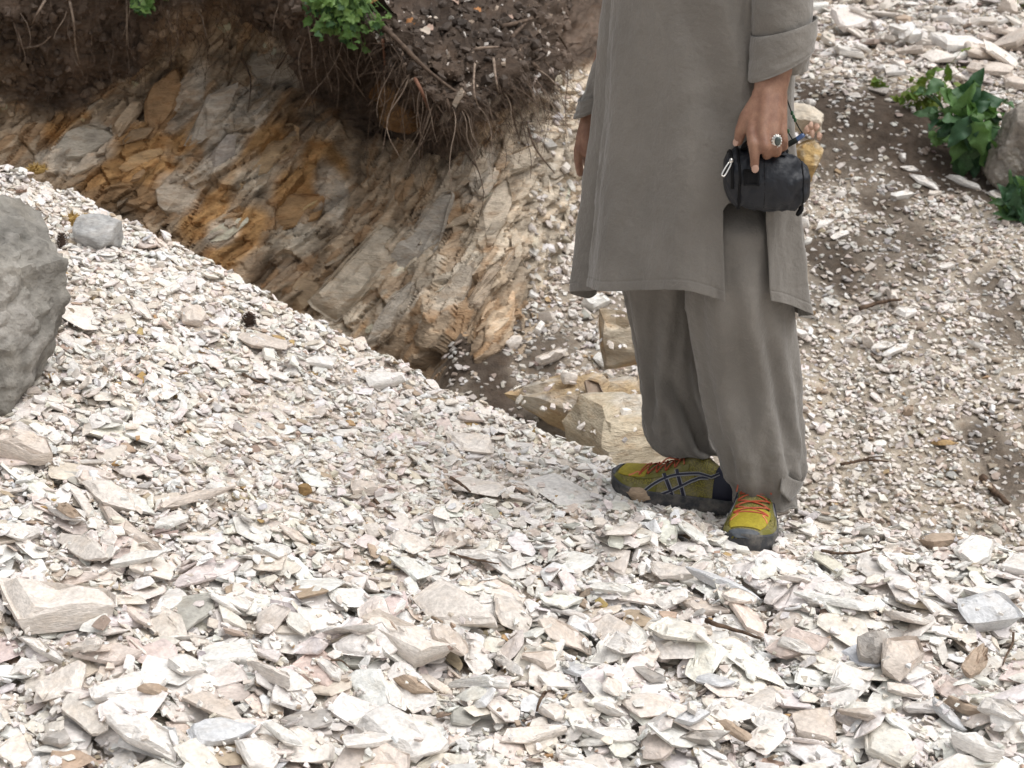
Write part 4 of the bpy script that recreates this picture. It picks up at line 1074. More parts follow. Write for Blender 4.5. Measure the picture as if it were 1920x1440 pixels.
# ------------------------------------------------------------------ plants
def leaf_mat(name, c, tr=.25):
    m, N, L, b = mat(name, c, .5, .35)
    tc = N.new('ShaderNodeTexCoord'); n = noise_node(N, L, tc.outputs['Object'], 30, 4)
    L.new(mixc(N, L, 1.0, tuple(c), ramp(N, L, n.outputs[0], [(.3, .65), (.7, 1.35)]), 'MULTIPLY'), b.inputs['Base Color'])
    t = N.new('ShaderNodeBsdfTranslucent'); t.inputs[0].default_value = (c[0] * 1.2, c[1] * 1.25, c[2] * .8, 1)
    mx = N.new('ShaderNodeMixShader'); mx.inputs[0].default_value = tr
    L.new(b.outputs[0], mx.inputs[1]); L.new(t.outputs[0], mx.inputs[2]); L.new(mx.outputs[0], N['Material Output'].inputs[0])
    return m
LG = [leaf_mat('dock_leaf', (.075, .15, .065)), leaf_mat('dock_leaf_dark', (.042, .10, .048)), leaf_mat('dock_leaf_fresh', (.095, .185, .055))]
LY = [leaf_mat('weed_leaf', (.15, .20, .035)), leaf_mat('weed_leaf_fresh', (.11, .185, .035))]
LS = [leaf_mat('sprig_leaf', (.10, .19, .05), .35), leaf_mat('sprig_leaf_dark', (.045, .10, .035), .3), leaf_mat('sprig_leaf_bright', (.16, .26, .075), .35)]
def leaf_mesh(w, lobes=0, seed=0, fold=.25, droop=.5, wave=.06):
    nu, nv = 9, 14; vs = []; rs = np.random.default_rng(seed)
    ph = rs.uniform(0, 6, 3)
    for i in range(nu):
        u = i / (nu - 1) * 2 - 1
        for j in range(nv):
            t = j / (nv - 1)
            wd = w * (math.sin(math.pi * min(1, t ** .62 * .97 + .03)) ** .8) * (1 + .25 * (1 - t))
            if lobes: wd *= 1 + .22 * math.cos(t * lobes * 6.28) * abs(u)
            else: wd *= 1 + .07 * math.sin(t * 23 + ph[0])
            if j == 0: wd = w * .07
            y = t; x = u * wd
            z = abs(u) * wd * fold + wave * math.sin(t * 9 + ph[1]) * u * (1 - .3 * t) + wave * .6 * math.sin(t * 14 + ph[2]) * abs(u) - droop * t * t * .5
            vs.append((x, y, z))
    me = mk('leaf', vs, grid_faces(nu, nv), None, None, True, link=False)
    d = me.data; bpy.data.objects.remove(me); return d
def orient(o, pos, dirv, size, roll=0, up=(0, 0, 1)):
    d = Vector(dirv).normalized(); u = Vector(up); s = d.cross(u)
    if s.length < 1e-3: s = Vector((1, 0, 0))
    s.normalize(); n = s.cross(d)
    Rr = Matrix.Rotation(roll, 3, d); s, n = Rr @ s, Rr @ n
    o.matrix_world = Matrix(((s.x * size, d.x * size, n.x * size, pos[0]), (s.y * size, d.y * size, n.y * size, pos[1]), (s.z * size, d.z * size, n.z * size, pos[2]), (0, 0, 0, 1)))
def plant(name, base, label, cat, spots, meshes, mats, stem_r=.003, face=.8, group=None):
    """spots: (px, py, depth offset towards the camera, length in m, angle on the picture in degrees)"""
    root = empty(name, base); tag(root, label, cat, group)
    bpy.context.view_layer.update()
    cache = {}
    mb = MB(); inv = Matrix.Translation(-Vector(base))
    for q, (x, y, dz, ln, ang) in enumerate(spots):
        p = P(x, y, base[1] - dz)
        mi, ai = rng.integers(len(meshes)), rng.integers(len(mats))
        if (mi, ai) not in cache:
            d = meshes[mi].copy(); d.materials.clear(); d.materials.append(mats[ai]); cache[(mi, ai)] = d
        o = bpy.data.objects.new('leaf', cache[(mi, ai)]); COL.objects.link(o)
        a = R(ang)
        dirv = (math.cos(a), -.35 + rng.normal(0, .2), math.sin(a))
        start = p - np.array(dirv) / np.linalg.norm(dirv) * ln * .5
        orient(o, start, dirv, ln, rng.normal(0, .6), (0, -face, .6))
        o.parent = root; o.matrix_parent_inverse = inv
        mid = (start + np.array(base)) / 2 + np.array([0, -.01, .03])
        if np.linalg.norm(start - np.array(base)) > .02:
            mb.tube(spline([np.array(base), mid, start], 7), np.linspace(stem_r, stem_r * .6, 7), 4, False)
    if mb.n:
        s = mb.build('stem', mats[0], root); s.matrix_parent_inverse = inv
    return root
DOCK = [leaf_mesh(.25, 0, 1, .25, .5, .1), leaf_mesh(.28, 0, 2, .15, .3, .1), leaf_mesh(.22, 3, 3, .3, .65, .08), leaf_mesh(.26, 0, 4, -.15, .4, .1)]
g = on_far(1800, 335); base = (g[0], g[1] + .12, g[2] + .13)
sp = [(1762, 205, .02, .16, 150), (1790, 190, .05, .15, 110), (1822, 165, .03, .15, 60), (1850, 190, .04, .16, 20), (1865, 205, .05, .17, -5), (1868, 235, .05, .15, -25), (1872, 262, .08, .19, -55), (1855, 255, .12, .17, -40), (1838, 292, .14, .17, -100), (1812, 300, .14, .17, -95),
      (1798, 275, .16, .18, -110), (1822, 270, .18, .17, -80), (1846, 285, .16, .18, -62), (1805, 235, .15, .16, -120), (1830, 225, .16, .15, -60), (1790, 222, .12, .16, 170), (1775, 245, .1, .15, -160), (1828, 310, .12, .15, -105), (1800, 318, .10, .14, -110), (1856, 300, .15, .16, -65),
      (1812, 195, .12, .15, 90), (1838, 200, .12, .14, 40), (1780, 180, .06, .13, 130), (1750, 230, .05, .12, 190), (1765, 262, .08, .12, 210), (1738, 212, .0, .11, 170), (1818, 250, .2, .16, -90), (1845, 240, .18, .16, -35), (1796, 252, .2, .15, -130), (1834, 262, .22, .17, -75)]
sp = [(x, y, dd, ln * rng.uniform(.6, 1.0), a) for x, y, dd, ln, a in sp]
sp += [(x + rng.normal(0, 24), y + rng.normal(0, 22), dd * .6, ln * rng.uniform(.4, .75), a + rng.normal(0, 35)) for x, y, dd, ln, a in sp * 2 if rng.random() < .8]
plant('leafy_plant', base, 'broad leaved dark green plant growing from the dark soil of the far slope', 'plant', sp, DOCK, LG, .004)
WEED = [leaf_mesh(.22, 0, 5, .2, .2), leaf_mesh(.28, 0, 6, .1, .3)]
g = on_far(1740, 205); sp = [(rng.normal(1748, 26), rng.normal(172, 24), rng.uniform(0, .05), rng.uniform(.03, .055), rng.uniform(10, 170)) for _ in range(46)] + [(rng.normal(1715, 20), rng.normal(205, 20), .0, rng.uniform(.03, .05), rng.uniform(0, 180)) for _ in range(26)]
plant('weed', (g[0], g[1], g[2] + .01), 'yellow green weed with small leaves just above the broad leaved plant', 'plant', sp, WEED, LY, .0016, group='small weeds on the far slope')
g = on_far(1648, 172); sp = [(rng.normal(1648, 9), rng.normal(160, 7), 0, rng.uniform(.025, .045), rng.uniform(0, 180)) for _ in range(12)]
plant('weed', (g[0], g[1], g[2] + .01), 'tiny yellow green weed seedling at the upper end of the dark soil', 'plant', sp, WEED, LY, .0014, group='small weeds on the far slope')
g = on_far(1910, 425); sp = [(rng.normal(1908, 22), rng.normal(385, 22), rng.uniform(0, .06), rng.uniform(.08, .13), rng.uniform(90, 250)) for _ in range(26)]
plant('leafy_plant', (g[0], g[1] + .05, g[2] + .03), 'ferny green plant below the hillside boulder at the frame edge', 'plant', sp, [leaf_mesh(.16, 4, 8, .3, .5), leaf_mesh(.2, 0, 9, .2, .5)], LG, .003)
ROUND = [leaf_mesh(.40, 3, 11, .2, .4, .08), leaf_mesh(.34, 2, 12, .25, .5, .08)]
i, j = bank_at(645, 20); base = bank[i, j] + np.array([0, -.0, .05])
sp = [(rng.normal(655, 32), rng.normal(38, 26), rng.uniform(.02, .10), rng.uniform(.014, .032), rng.uniform(150, 390)) for _ in range(150)] + [(rng.normal(600, 20), rng.normal(5, 12), rng.uniform(.02, .1), rng.uniform(.025, .05), rng.uniform(180, 360)) for _ in range(36)]
plant('hanging_shrub', tuple(base), 'bright green small leaved shrub hanging over the edge of the sod', 'shrub', sp, ROUND, LS, .0018, group='green shrubs on the sod edge')
i, j = bank_at(270, -10); base = bank[i, j] + np.array([0, 0, .05])
sp = [(rng.normal(272, 16), rng.normal(2, 11), rng.uniform(.03, .08), rng.uniform(.022, .045), rng.uniform(180, 360)) for _ in range(40)]
plant('hanging_shrub', tuple(base), 'small bright green sprig hanging into view above the ochre rock', 'shrub', sp, ROUND, LS, .0018, group='green shrubs on the sod edge')
# grass at the upper corner
m_grass, *_ = mat('grass_blade', (.16, .21, .045), .7, .2)
g = on_far(1905, 12); mb = MB()
for k in range(500):
    p = g + np.array([rng.uniform(-.12, .6), rng.uniform(-.1, .6), 0]); p[2] = float(ground(p[0], p[1]))
    d = rng.normal(0, .3, 3); d[2] = 1; h = rng.uniform(.05, .12)
    s = np.array([rng.normal(), rng.normal(), 0]) * .003
    mb.add([p - s, p + s, p + d * h * .6 + s * .6, p + d * h + np.array([d[0], d[1], -.5]) * h * .3], [(0, 1, 2), (0, 2, 3)])
tag(mb.build('grass', m_grass, None, False), 'short yellow green grass at the top of the far slope', kind='stuff')
# leaf litter and stone chips on the sod
m_dead = [mat('dead_leaf', c, .8, .2)[0] for c in ((.42, .30, .24), (.36, .17, .07), (.50, .43, .36))]
DL = [(750, 42, .03), (778, 40, .04), (795, 38, .045), (810, 58, .03), (830, 57, .03), (808, 60, .035), (872, 48, .02), (690, 14, .03), (715, 12, .03), (960, 30, .03), (792, 45, .03), (770, 45, .035), (845, 10, .03), (900, 35, .025)]
for q, (x, y, s) in enumerate(DL):
    i, j = bank_at(x, y); o = bpy.data.objects.new('dead_leaf', ROUND[q % 2].copy()); o.data.materials.clear(); o.data.materials.append(m_dead[q % 3]); COL.objects.link(o)
    n = nrm[i, j]; a = rng.uniform(0, 6.28)
    orient(o, bank[i, j] + n * .008, (math.cos(a), -.3, math.sin(a) * .6), s, rng.normal(0, .3), tuple(n + np.array([0, -.3, .6])))
    _k = sorted(d[0] * 100 + d[1] for d in DL).index(x * 100 + y)
    tag(o, (('leftmost' if _k == 0 else 'rightmost') if _k in (0, len(DL) - 1) else ['', 'second', 'third', 'fourth', 'fifth', 'sixth', 'seventh', 'eighth', 'ninth', 'tenth', 'eleventh', 'twelfth', 'thirteenth'][_k] + ' from left') + ' of the fallen leaves on the dark sod', 'leaf', 'fallen leaves on the dark sod')
rows = []
for k in range(230):
    x = rng.uniform(690, 1060); y = rng.uniform(-10, np.interp(x, [690, 770, 850, 930, 1010, 1060], [40, 130, 190, 150, 110, 90]))
    i, j = bank_at(x, y); L = .003 + .012 * rng.random() ** 3
    q = rng.normal(size=(3, 3)); Q, _ = np.linalg.qr(q)
    t = np.array(TONE[('cream', 'buff', 'tan', 'brown')[int(rng.integers(4))]]) * .8
    rows.append((bank[i, j] + nrm[i, j] * .001, Q, (L, L * .7, L * .4), 1000 + int(rng.integers(len(GRAIN))), ('x', t), None))
for k in range(1500):                                     # crumbs and clods of dark earth
    if k < 800: x = rng.uniform(640, 1060); y = rng.uniform(-20, np.interp(x, [640, 690, 770, 850, 930, 1010, 1060], [60, 100, 210, 260, 220, 180, 140]))
    else: x = rng.uniform(-20, 640); y = rng.uniform(-40, np.interp(x, [0, 150, 330, 420, 640], [230, 230, 110, 70, 160]))
    i, j = bank_at(x, y); L = .004 + .020 * rng.random() ** 2.6
    Q, _ = np.linalg.qr(rng.normal(size=(3, 3)))
    rows.append((bank[i, j] + nrm[i, j] * L * .2, Q, (L, L * .8, L * .65), 2000 + int(rng.integers(len(ROUGH))), ('x', np.clip(bcol[i, j] * rng.uniform(.7, 1.4), .01, .5)), None))
v, f, t = join_rows(rows)
tag(mk('sod_litter', v, f, M['stone'], None, False, t), 'stone chips and clods of earth on the dark sod', kind='stuff')
# crumbs lodged on the crumbling pale end of the bank
rows = []
for k in range(900):
    x = rng.uniform(985, 1185); y = rng.uniform(130, 690)
    if x < np.interp(y, [130, 330, 700], [1010, 960, 900]): continue
    i, j = bank_at(x, y); L = .005 + .026 * rng.random() ** 3.2
    n = nrm[i, j] + np.array([0, 0, .8]) + rng.normal(0, .3, 3); n /= np.linalg.norm(n)
    a = rng.uniform(0, 6.28); e1 = np.cross(n, (math.cos(a), math.sin(a), .3)); e1 /= np.linalg.norm(e1)
    kt, tc_ = pick_tone(0, 5, True); tc_ = tc_ * .85
    rows.append((bank[i, j] + nrm[i, j] * .002, np.stack([e1, np.cross(n, e1), n], 1), (L, L * rng.uniform(.5, .9), L * rng.uniform(.2, .5)), int(rng.integers(len(PROTO))), (kt, tc_), None))
v, f, t = join_rows(rows)
tag(mk('bank_rubble', v, f, M['stone'], None, False, t), 'crumbled stone chips caught on the pale end of the bank', kind='stuff')
# ------------------------------------------------------------------ the person
def cloth(name, c, var=.12):
    m, N, L, b = mat(name, c, .9, .12)
    tc = N.new('ShaderNodeTexCoord'); co = tc.outputs['Object']
    n = noise_node(N, L, co, 7, 4); n2 = noise_node(N, L, co, 900, 2); n3 = noise_node(N, L, co, 26, 5, .6)
    c1 = mixc(N, L, 1.0, tuple(c), ramp(N, L, n.outputs[0], [(.3, 1 - var), (.7, 1 + var)]), 'MULTIPLY')
    c1 = mixc(N, L, 1.0, c1, ramp(N, L, n2.outputs[0], [(.3, .9), (.7, 1.1)]), 'MULTIPLY')
    L.new(c1, b.inputs['Base Color'])
    b.inputs['Sheen Weight'].default_value = .25
    bp = bump_node(N, L, b, n3.outputs[0], .8, .009)
    bump_node(N, L, b, n2.outputs[0], .15, .0006, bp)
    return m
M['cloth'] = cloth('taupe_cotton', (.180, .167, .150))
M['skin'], N_, L_, b_ = mat('skin', (.36, .185, .118), .5, .35)
_tc = N_.new('ShaderNodeTexCoord'); _n = noise_node(N_, L_, _tc.outputs['Object'], 55, 6, .6); _n2 = noise_node(N_, L_, _tc.outputs['Object'], 420, 3)
L_.new(mixc(N_, L_, 1.0, mixc(N_, L_, ramp(N_, L_, _n.outputs[0], [(.35, 0.0), (.7, 1.0)]), (.265, .148, .098), (.185, .092, .062)), ramp(N_, L_, _n2.outputs[0], [(.3, .9), (.7, 1.08)]), 'MULTIPLY'), b_.inputs['Base Color'])
b_.inputs['Subsurface Weight'].default_value = .12; b_.inputs['Subsurface Radius'].default_value = (.012, .004, .002); b_.inputs['Subsurface Scale'].default_value = .5
_bp = bump_node(N_, L_, b_, _n.outputs[0], .25, .0016); bump_node(N_, L_, b_, _n2.outputs[0], .25, .0006, _bp)
M['nail'] = mat('fingernail', (.42, .27, .21), .35, .5)[0]

person = empty('person', (.36, 3.32, 0.0))
tag(person, 'person in a taupe tunic and loose trousers with yellow running shoes, holding a pouch', 'person')
bpy.context.view_layer.update()
PINV = Matrix.Translation((-.36, -3.32, 0))
def own(o): o.parent = person; o.matrix_parent_inverse = PINV; return o

# body: one continuous surface
mb = MB(); cap = mb.capsule
e1 = np.array([.65, -.76]); e2 = np.array([-.76, -.65])                     # towards the person's own left side, and forwards
def B(u, v, z): return np.array([.345 + u * e1[0] + v * e2[0], 3.30 + u * e1[1] + v * e2[1], z])
for s in (-1, 1):
    cap(B(.06 * s, -.005, .90), B(.05 * s, -.005, 1.12), .092, .10)
    cap(B(.05 * s, -.005, 1.12), B(.06 * s, 0, 1.34), .10, .10)
    cap(B(.08 * s, 0, 1.36), B(.17 * s, -.01, 1.40), .075, .06)
cap(B(0, -.01, 1.36), B(0, .02, 1.52), .062, .056)
hc = B(0, .035, 1.63)
mb.blob(hc, (.075, .092, .112), 20, 14, np.array([[e1[0], e2[0], 0], [e1[1], e2[1], 0], [0, 0, 1]]))
cap(B(0, .06, 1.56), B(0, .085, 1.545), .05, .032)                           # jaw and chin
cap(B(0, .128, 1.64), B(0, .148, 1.605), .010, .015)                         # nose
cap(B(-.03, .115, 1.655), B(.03, .115, 1.655), .014, .014)                   # brow
cap(B(-.022, .118, 1.567), B(.022, .118, 1.567), .009, .009)                 # lips
for s in (-1, 1): mb.blob(B(.078 * s, .02, 1.625), (.012, .018, .03), 10, 8)
# legs down into the shoes
ANK_N, ANK_F = P(1443, 882, 3.325), P(1316, 872, 3.425); KNE_N, KNE_F = P(1386, 640, 3.262), P(1254, 640, 3.425)
cap(B(.06, 0, .88), KNE_N, .070, .042); cap(KNE_N, ANK_N, .040, .026)
cap(B(-.06, 0, .88), KNE_F, .070, .042); cap(KNE_F, ANK_F, .036, .020)
cap(ANK_N, ANK_N + np.array([0, -.03, -.035]), .024, .020); cap(ANK_F, ANK_F + np.array([-.02, .005, -.035]), .020, .018)
# near (left) arm with the hand on the pouch
ELB = P(1470, -95, 3.14); WR = P(1444, 172, 3.085)
FM = P(1464, 60, 3.122); cap(B(.17, -.01, 1.385), ELB, .045, .040); cap(ELB, FM, .040, .036); cap(FM, WR, .036, .029)
KN = [P(1409, 243, 3.045), P(1430, 251, 3.03), P(1450, 252, 3.035), P(1466, 245, 3.055)]
wr = [P(1429, 178, 3.08), P(1439, 176, 3.072), P(1450, 176, 3.075), P(1458, 178, 3.09)]
for a, b, r0, r1 in zip(wr, KN, (.0185, .0185, .0185, .0175), (.0112, .0115, .0110, .0100)): cap(a, b, r0, r1)
cap(P(1424, 212, 3.06), P(1458, 216, 3.065), .015, .015)
F1 = [KN[0], P(1412, 270, 3.024), P(1415, 293, 3.020), P(1415, 312, 3.026)]
F2 = [KN[1], P(1434, 274, 3.018), P(1438, 289, 3.040), P(1437, 292, 3.062)]
F3 = [KN[2], P(1454, 272, 3.024), P(1457, 285, 3.045), P(1455, 288, 3.068)]
F4 = [KN[3], P(1469, 262, 3.048), P(1470, 275, 3.066), P(1468, 279, 3.085)]
for Fg, rr_ in ((F1, (.0108, .0098, .0088, .0078)), (F2, (.0110, .0100, .0092, .0082)), (F3, (.0104, .0096, .0088, .0078)), (F4, (.0096, .0086, .0080, .0070))):
    for k in range(3): cap(Fg[k], Fg[k + 1], rr_[k], rr_[k + 1])
    mb.blob(Fg[1], rr_[1] * 1.06, 10, 8)
TH = [P(1425, 190, 3.075), P(1399, 222, 3.065), P(1389, 246, 3.062), P(1384, 266, 3.064)]
for k, (a, b) in enumerate(((.0185, .0138), (.0130, .0112), (.0112, .0085))): cap(TH[k], TH[k + 1], a, b)
# far (right) arm, relaxed hand
ELF = P(1195, -60, 3.54); WF = P(1112, 205, 3.56)
cap(B(-.17, -.01, 1.385), ELF, .045, .038); cap(ELF, lerp(ELF, WF, .6), .036, .030); cap(lerp(ELF, WF, .6), WF, .030, .025)
kf = [P(1091, 258, 3.545), P(1101, 262, 3.563), P(1112, 262, 3.58), P(1122, 258, 3.595)]
for k in kf: cap(lerp(WF, k, .1), k, .020, .0125)
ff = [[kf[0], P(1084, 283, 3.535), P(1085, 306, 3.535), P(1088, 325, 3.545)], [kf[1], P(1098, 290, 3.55), P(1101, 308, 3.565), P(1106, 318, 3.58)], [kf[2], P(1112, 290, 3.57), P(1116, 305, 3.585), P(1119, 312, 3.60)], [kf[3], P(1124, 280, 3.59), P(1128, 294, 3.60), P(1130, 300, 3.61)]]
for q, fg in enumerate(ff):
    for k in range(3): cap(fg[k], fg[k + 1], (.0112, .0100, .0092)[k] - .0006 * q, (.0100, .0092, .0080)[k] - .0006 * q)
for a, b, r0, r1 in ((P(1104, 215, 3.555), P(1100, 248, 3.535), .017, .0125), (P(1100, 248, 3.535), P(1101, 272, 3.525), .0120, .0105), (P(1101, 272, 3.525), P(1102, 290, 3.525), .0105, .0085)): cap(a, b, r0, r1)
body = mb.build('body', M['skin'], None)
rm = body.modifiers.new('join', 'REMESH'); rm.mode = 'VOXEL'; rm.voxel_size = .0032; rm.use_smooth_shade = True
sm_ = body.modifiers.new('soften', 'SMOOTH'); sm_.factor = .5; sm_.iterations = 5
dg = bpy.context.evaluated_depsgraph_get()
me = bpy.data.meshes.new_from_object(body.evaluated_get(dg)); body.modifiers.clear(); body.data = me
me.polygons.foreach_set('use_smooth', np.ones(len(me.polygons), bool))
own(body)
def nail(p, d, s, n=(0, -1, .15)):
    m_ = MB(); d = np.array(d, float); d /= np.linalg.norm(d); n = np.array(n, float); n -= d * n.dot(d); n /= np.linalg.norm(n)
    m_.blob(p + n * s * .62, (s * .62, s * .8, s * .22), 12, 8, np.stack([np.cross(d, n), d, n], 1)); own(m_.build('fingernail', M['nail'], None))
nail(F1[3] + np.array([0, 0, -.001]), F1[3] - F1[2], .0105); nail(TH[3] + np.array([-.001, 0, 0]), TH[3] - TH[2], .0095, (-.7, -.8, 0)); nail(P(1102, 289, 3.525), (0, 0, -1), .0095, (.3, -1, 0))
m_hair = mat('dark_hair', (.02, .016, .014), .6, .3)[0]
m_ = MB(); m_.blob(hc + np.array([-.02 * e2[0], -.02 * e2[1], .022]), (.083, .092, .105), 20, 12, np.array([[e1[0], e2[0], 0], [e1[1], e2[1], 0], [0, 0, 1]])); own(m_.build('hair', m_hair, None))
m_eye = mat('eye_white', (.75, .73, .7), .2, .5)[0]; m_iris = mat('iris', (.03, .018, .012), .2, .5)[0]
for s in (-1, 1):
    m_ = MB(); m_.blob(B(.031 * s, .112, 1.636), .0115, 10, 8); eo = own(m_.build('eye', m_eye, None))
    m_ = MB(); m_.blob(B(.031 * s, .1215, 1.636), .0045, 8, 6); io = m_.build('iris', m_iris, None); io.parent = eo; io.matrix_parent_inverse = Matrix.Identity(4); io.matrix_parent_inverse = (PINV.inverted() @ PINV)
# the silver ring with a dark oval stone
m_silver = mat('silver', (.62, .61, .58), .28, .5, 1.0)[0]; m_gem = mat('dark_agate', (.045, .06, .055), .15, .6)[0]
rc = lerp(F3[0], F3[1], .55); m_ = MB()
th = np.linspace(0, 2 * np.pi, 20); m_.tube([rc + .0112 * np.array([math.cos(a), math.sin(a) * .95, .15 * math.cos(a)]) for a in th], .0017, 6, False)
top = rc + np.array([.002, -.0125, .001])
for k in range(14):
    a = 2 * math.pi * k / 14; m_.blob(top + np.array([.0078 * math.cos(a), .001, .0105 * math.sin(a)]), .0019, 6, 4)
m_.blob(top + np.array([0, .001, 0]), (.0085, .0030, .0110), 14, 8)
rg_o = own(m_.build('ring', m_silver, None))
m_ = MB(); m_.blob(top + np.array([.0015, -.0015, 0]), (.0056, .0032, .0080), 14, 8); go = m_.build('gemstone', m_gem, None); go.parent = rg_o

# ---- garments
def smooth_rows(zs, vals, z): 
    o = np.argsort(zs); return np.interp(z, np.array(zs)[o], np.array(vals)[o])
# tunic: rotated ellipse rings; silhouettes taken from the photograph
_tz = []
for py, Lp, Rp in ((0, 1141, 1476), (100, 1134, 1474), (200, 1130, 1474), (300, 1121, 1477), (400, 1111, 1482), (480, 1102, 1489), (540, 1095, 1496), (590, 1090, 1504)):
    Y = 3.31; a, b = P(Lp, py, Y), P(Rp, py, Y); _tz.append((a[2], (a[0] + b[0]) / 2, (b[0] - a[0]) / 2))
_tz = np.array(_tz)[::-1]
tz = np.concatenate([_tz[:, 0], [1.14, 1.28, 1.36, 1.41, 1.445]]); tcx = np.concatenate([_tz[:, 1], [.342, .342, .343, .344, .345]]); thw = np.concatenate([_tz[:, 2], [.168, .172, .172, .150, .07]])
cA, cB = .19, .128
_k = math.hypot(cA * e1[0], cB * e2[0])
PHI_N, PHI_F = 0.0, math.pi                                                   # side seams: near and far
def hem(phi):
    """height of the hem round the body (phi in degrees, 0 = own left side, 90 = front)"""
    xs = [-180, -150, -110, -80, -50, -30, -8, 0, 30, 45, 90, 125, 145, 165, 180]
    zs = [.40, .40, .40, .405, .415, .448, .488, .490, .512, .500, .470, .452, .425, .390, .375]
    dn = np.linspace(-200, 200, 401); v = np.interp((dn + 180) % 360 - 180, xs, zs)
    kk = np.exp(-(np.arange(-24, 25) / 10.) ** 2); kk /= kk.sum(); v = np.convolve(np.pad(v, 24, mode='edge'), kk, 'valid')
    return np.interp(phi, dn, v)
def tunic_pt(phi, z, push=0):
    """phi in radians"""
    cx = np.interp(z, tz, tcx); hw = np.interp(z, tz, thw); s = hw / _k
    A, Bd = cA * s, cB * s
    d = np.degrees(phi)
    low = sstep(1.15, .45, z)
    # soft folds: ridges that fade upwards
    fold = 0
    for p0, dr, w, amp in ((112, -10, 9, .013), (136, 6, 6, -.018), (152, 4, 7, .016), (88, -6, 12, -.009), (66, -10, 9, .009), (44, -4, 8, -.006), (-14, -6, 7, .010), (-30, -5, 7, -.012), (-46, -6, 8, .012), (-75, 0, 10, -.012), (-110, 0, 14, .012), (-150, 0, 12, -.012)):
        fold = fold + amp * np.exp(-((d - p0 - dr * (1 - z)) / w) ** 2) * (.25 + 1.15 * low)
    # drag lines from the arm towards the belly
    fold = fold + .010 * np.exp(-((d - 38 - (z - .95) * 95) / 9) ** 2) * sstep(.72, .85, z) * sstep(1.15, 1.0, z)
    fold = fold - .008 * np.exp(-((d - 58 - (z - .95) * 120) / 10) ** 2) * sstep(.75, .85, z) * sstep(1.2, 1.05, z)
    fold = fold + .0055 * fbm(d / 15., z * 5 + d / 60, oct=4, seed=201) + .0026 * fbm(d / 6., z * 20 + d / 9, oct=3, seed=202)
    fold = fold + .0018 * np.exp(-(fbm(d / 24 + z * 5, z * 2.2, oct=3, seed=231) / .05) ** 2) * sstep(-.1, .3, vnoise(d / 40, z * 3, seed=233))
    r = 1 + (fold + push) / (.5 * (A + Bd))
    x = cx + (A * np.cos(phi) * e1[0] + Bd * np.sin(phi) * e2[0]) * r
    y = 3.305 + (A * np.cos(phi) * e1[1] + Bd * np.sin(phi) * e2[1]) * r
    return np.stack([x, y, z], -1)
def panel(p0, p1, nph, slit0, slit1, pull0, pull1, ztop=1.445, nz=110, name='tunic'):
    """p0..p1 degrees; below the slit heights the edges draw back by pull degrees"""
    s = np.concatenate([np.linspace(0, .965, nz - 24), np.linspace(.967, 1, 24)]); u = np.linspace(0, 1, nph)
    U, S = np.meshgrid(u, s, indexing='ij')
    base = p0 + (p1 - p0) * U
    zz = ztop + (hem(((base + 180) % 360) - 180) - ztop) * S
    e0 = pull0 * np.clip((slit0 - zz) / .08, 0, 1) ** .8; e1_ = pull1 * np.clip((slit1 - zz) / .08, 0, 1)
    ph = base + e0 * (1 - U) ** 1.5 + e1_ * U ** 1.5
    psh = .006 * sstep(slit0, slit0 - .2, zz) * (1 - sstep(0, .08, U)) 
    hz_ = hem(((base + 180) % 360) - 180); psh = psh + .0004 * (zz < hz_ + .017) - .0007 * (np.abs(zz - hz_ - .0185) < .002)
    v = tunic_pt(np.radians(((ph + 180) % 360) - 180), zz, psh)
    return v.reshape(-1, 3), grid_faces(nph, nz)
SL = P(1420, 300, 3.15)[2]
v1, f1_ = panel(0, 180, 190, SL, SL, 40, -4)
v2, f2_ = panel(-180, 0, 150, SL, SL, 4, 13)
vv = np.vstack([v1, v2]); ff_ = np.vstack([f1_, f2_ + len(v1)])[:, ::-1]
tun = mk('tunic', vv, ff_, M['cloth'], None, True)
bm = bmesh.new(); bm.from_mesh(tun.data); bmesh.ops.remove_doubles(bm, verts=bm.verts, dist=.0008); bmesh.ops.recalc_face_normals(bm, faces=bm.faces); bm.to_mesh(tun.data); bm.free()
md = tun.modifiers.new('thickness', 'SOLIDIFY'); md.thickness = .0012; md.offset = -1
own(tun)
# stitched hem lines of the tunic: a narrow raised fold along the lower edges
m_ = MB()
for p0, p1, pl0, pl1 in ((0, 180, 40, -4), (-180, 0, 4, 13)):
    pts = []
    for u in np.linspace(0.005, .995, 70):
        b_ = p0 + (p1 - p0) * u; z = hem(((b_ + 180) % 360) - 180)
        ph = b_ + pl0 * (1 - u) ** 1.5 + pl1 * u ** 1.5
        pts.append(tunic_pt(np.array(math.radians(((ph + 180) % 360) - 180)), np.array(z + .016), .0004))
    m_.tube(pts, .0009, 4, False)
del m_

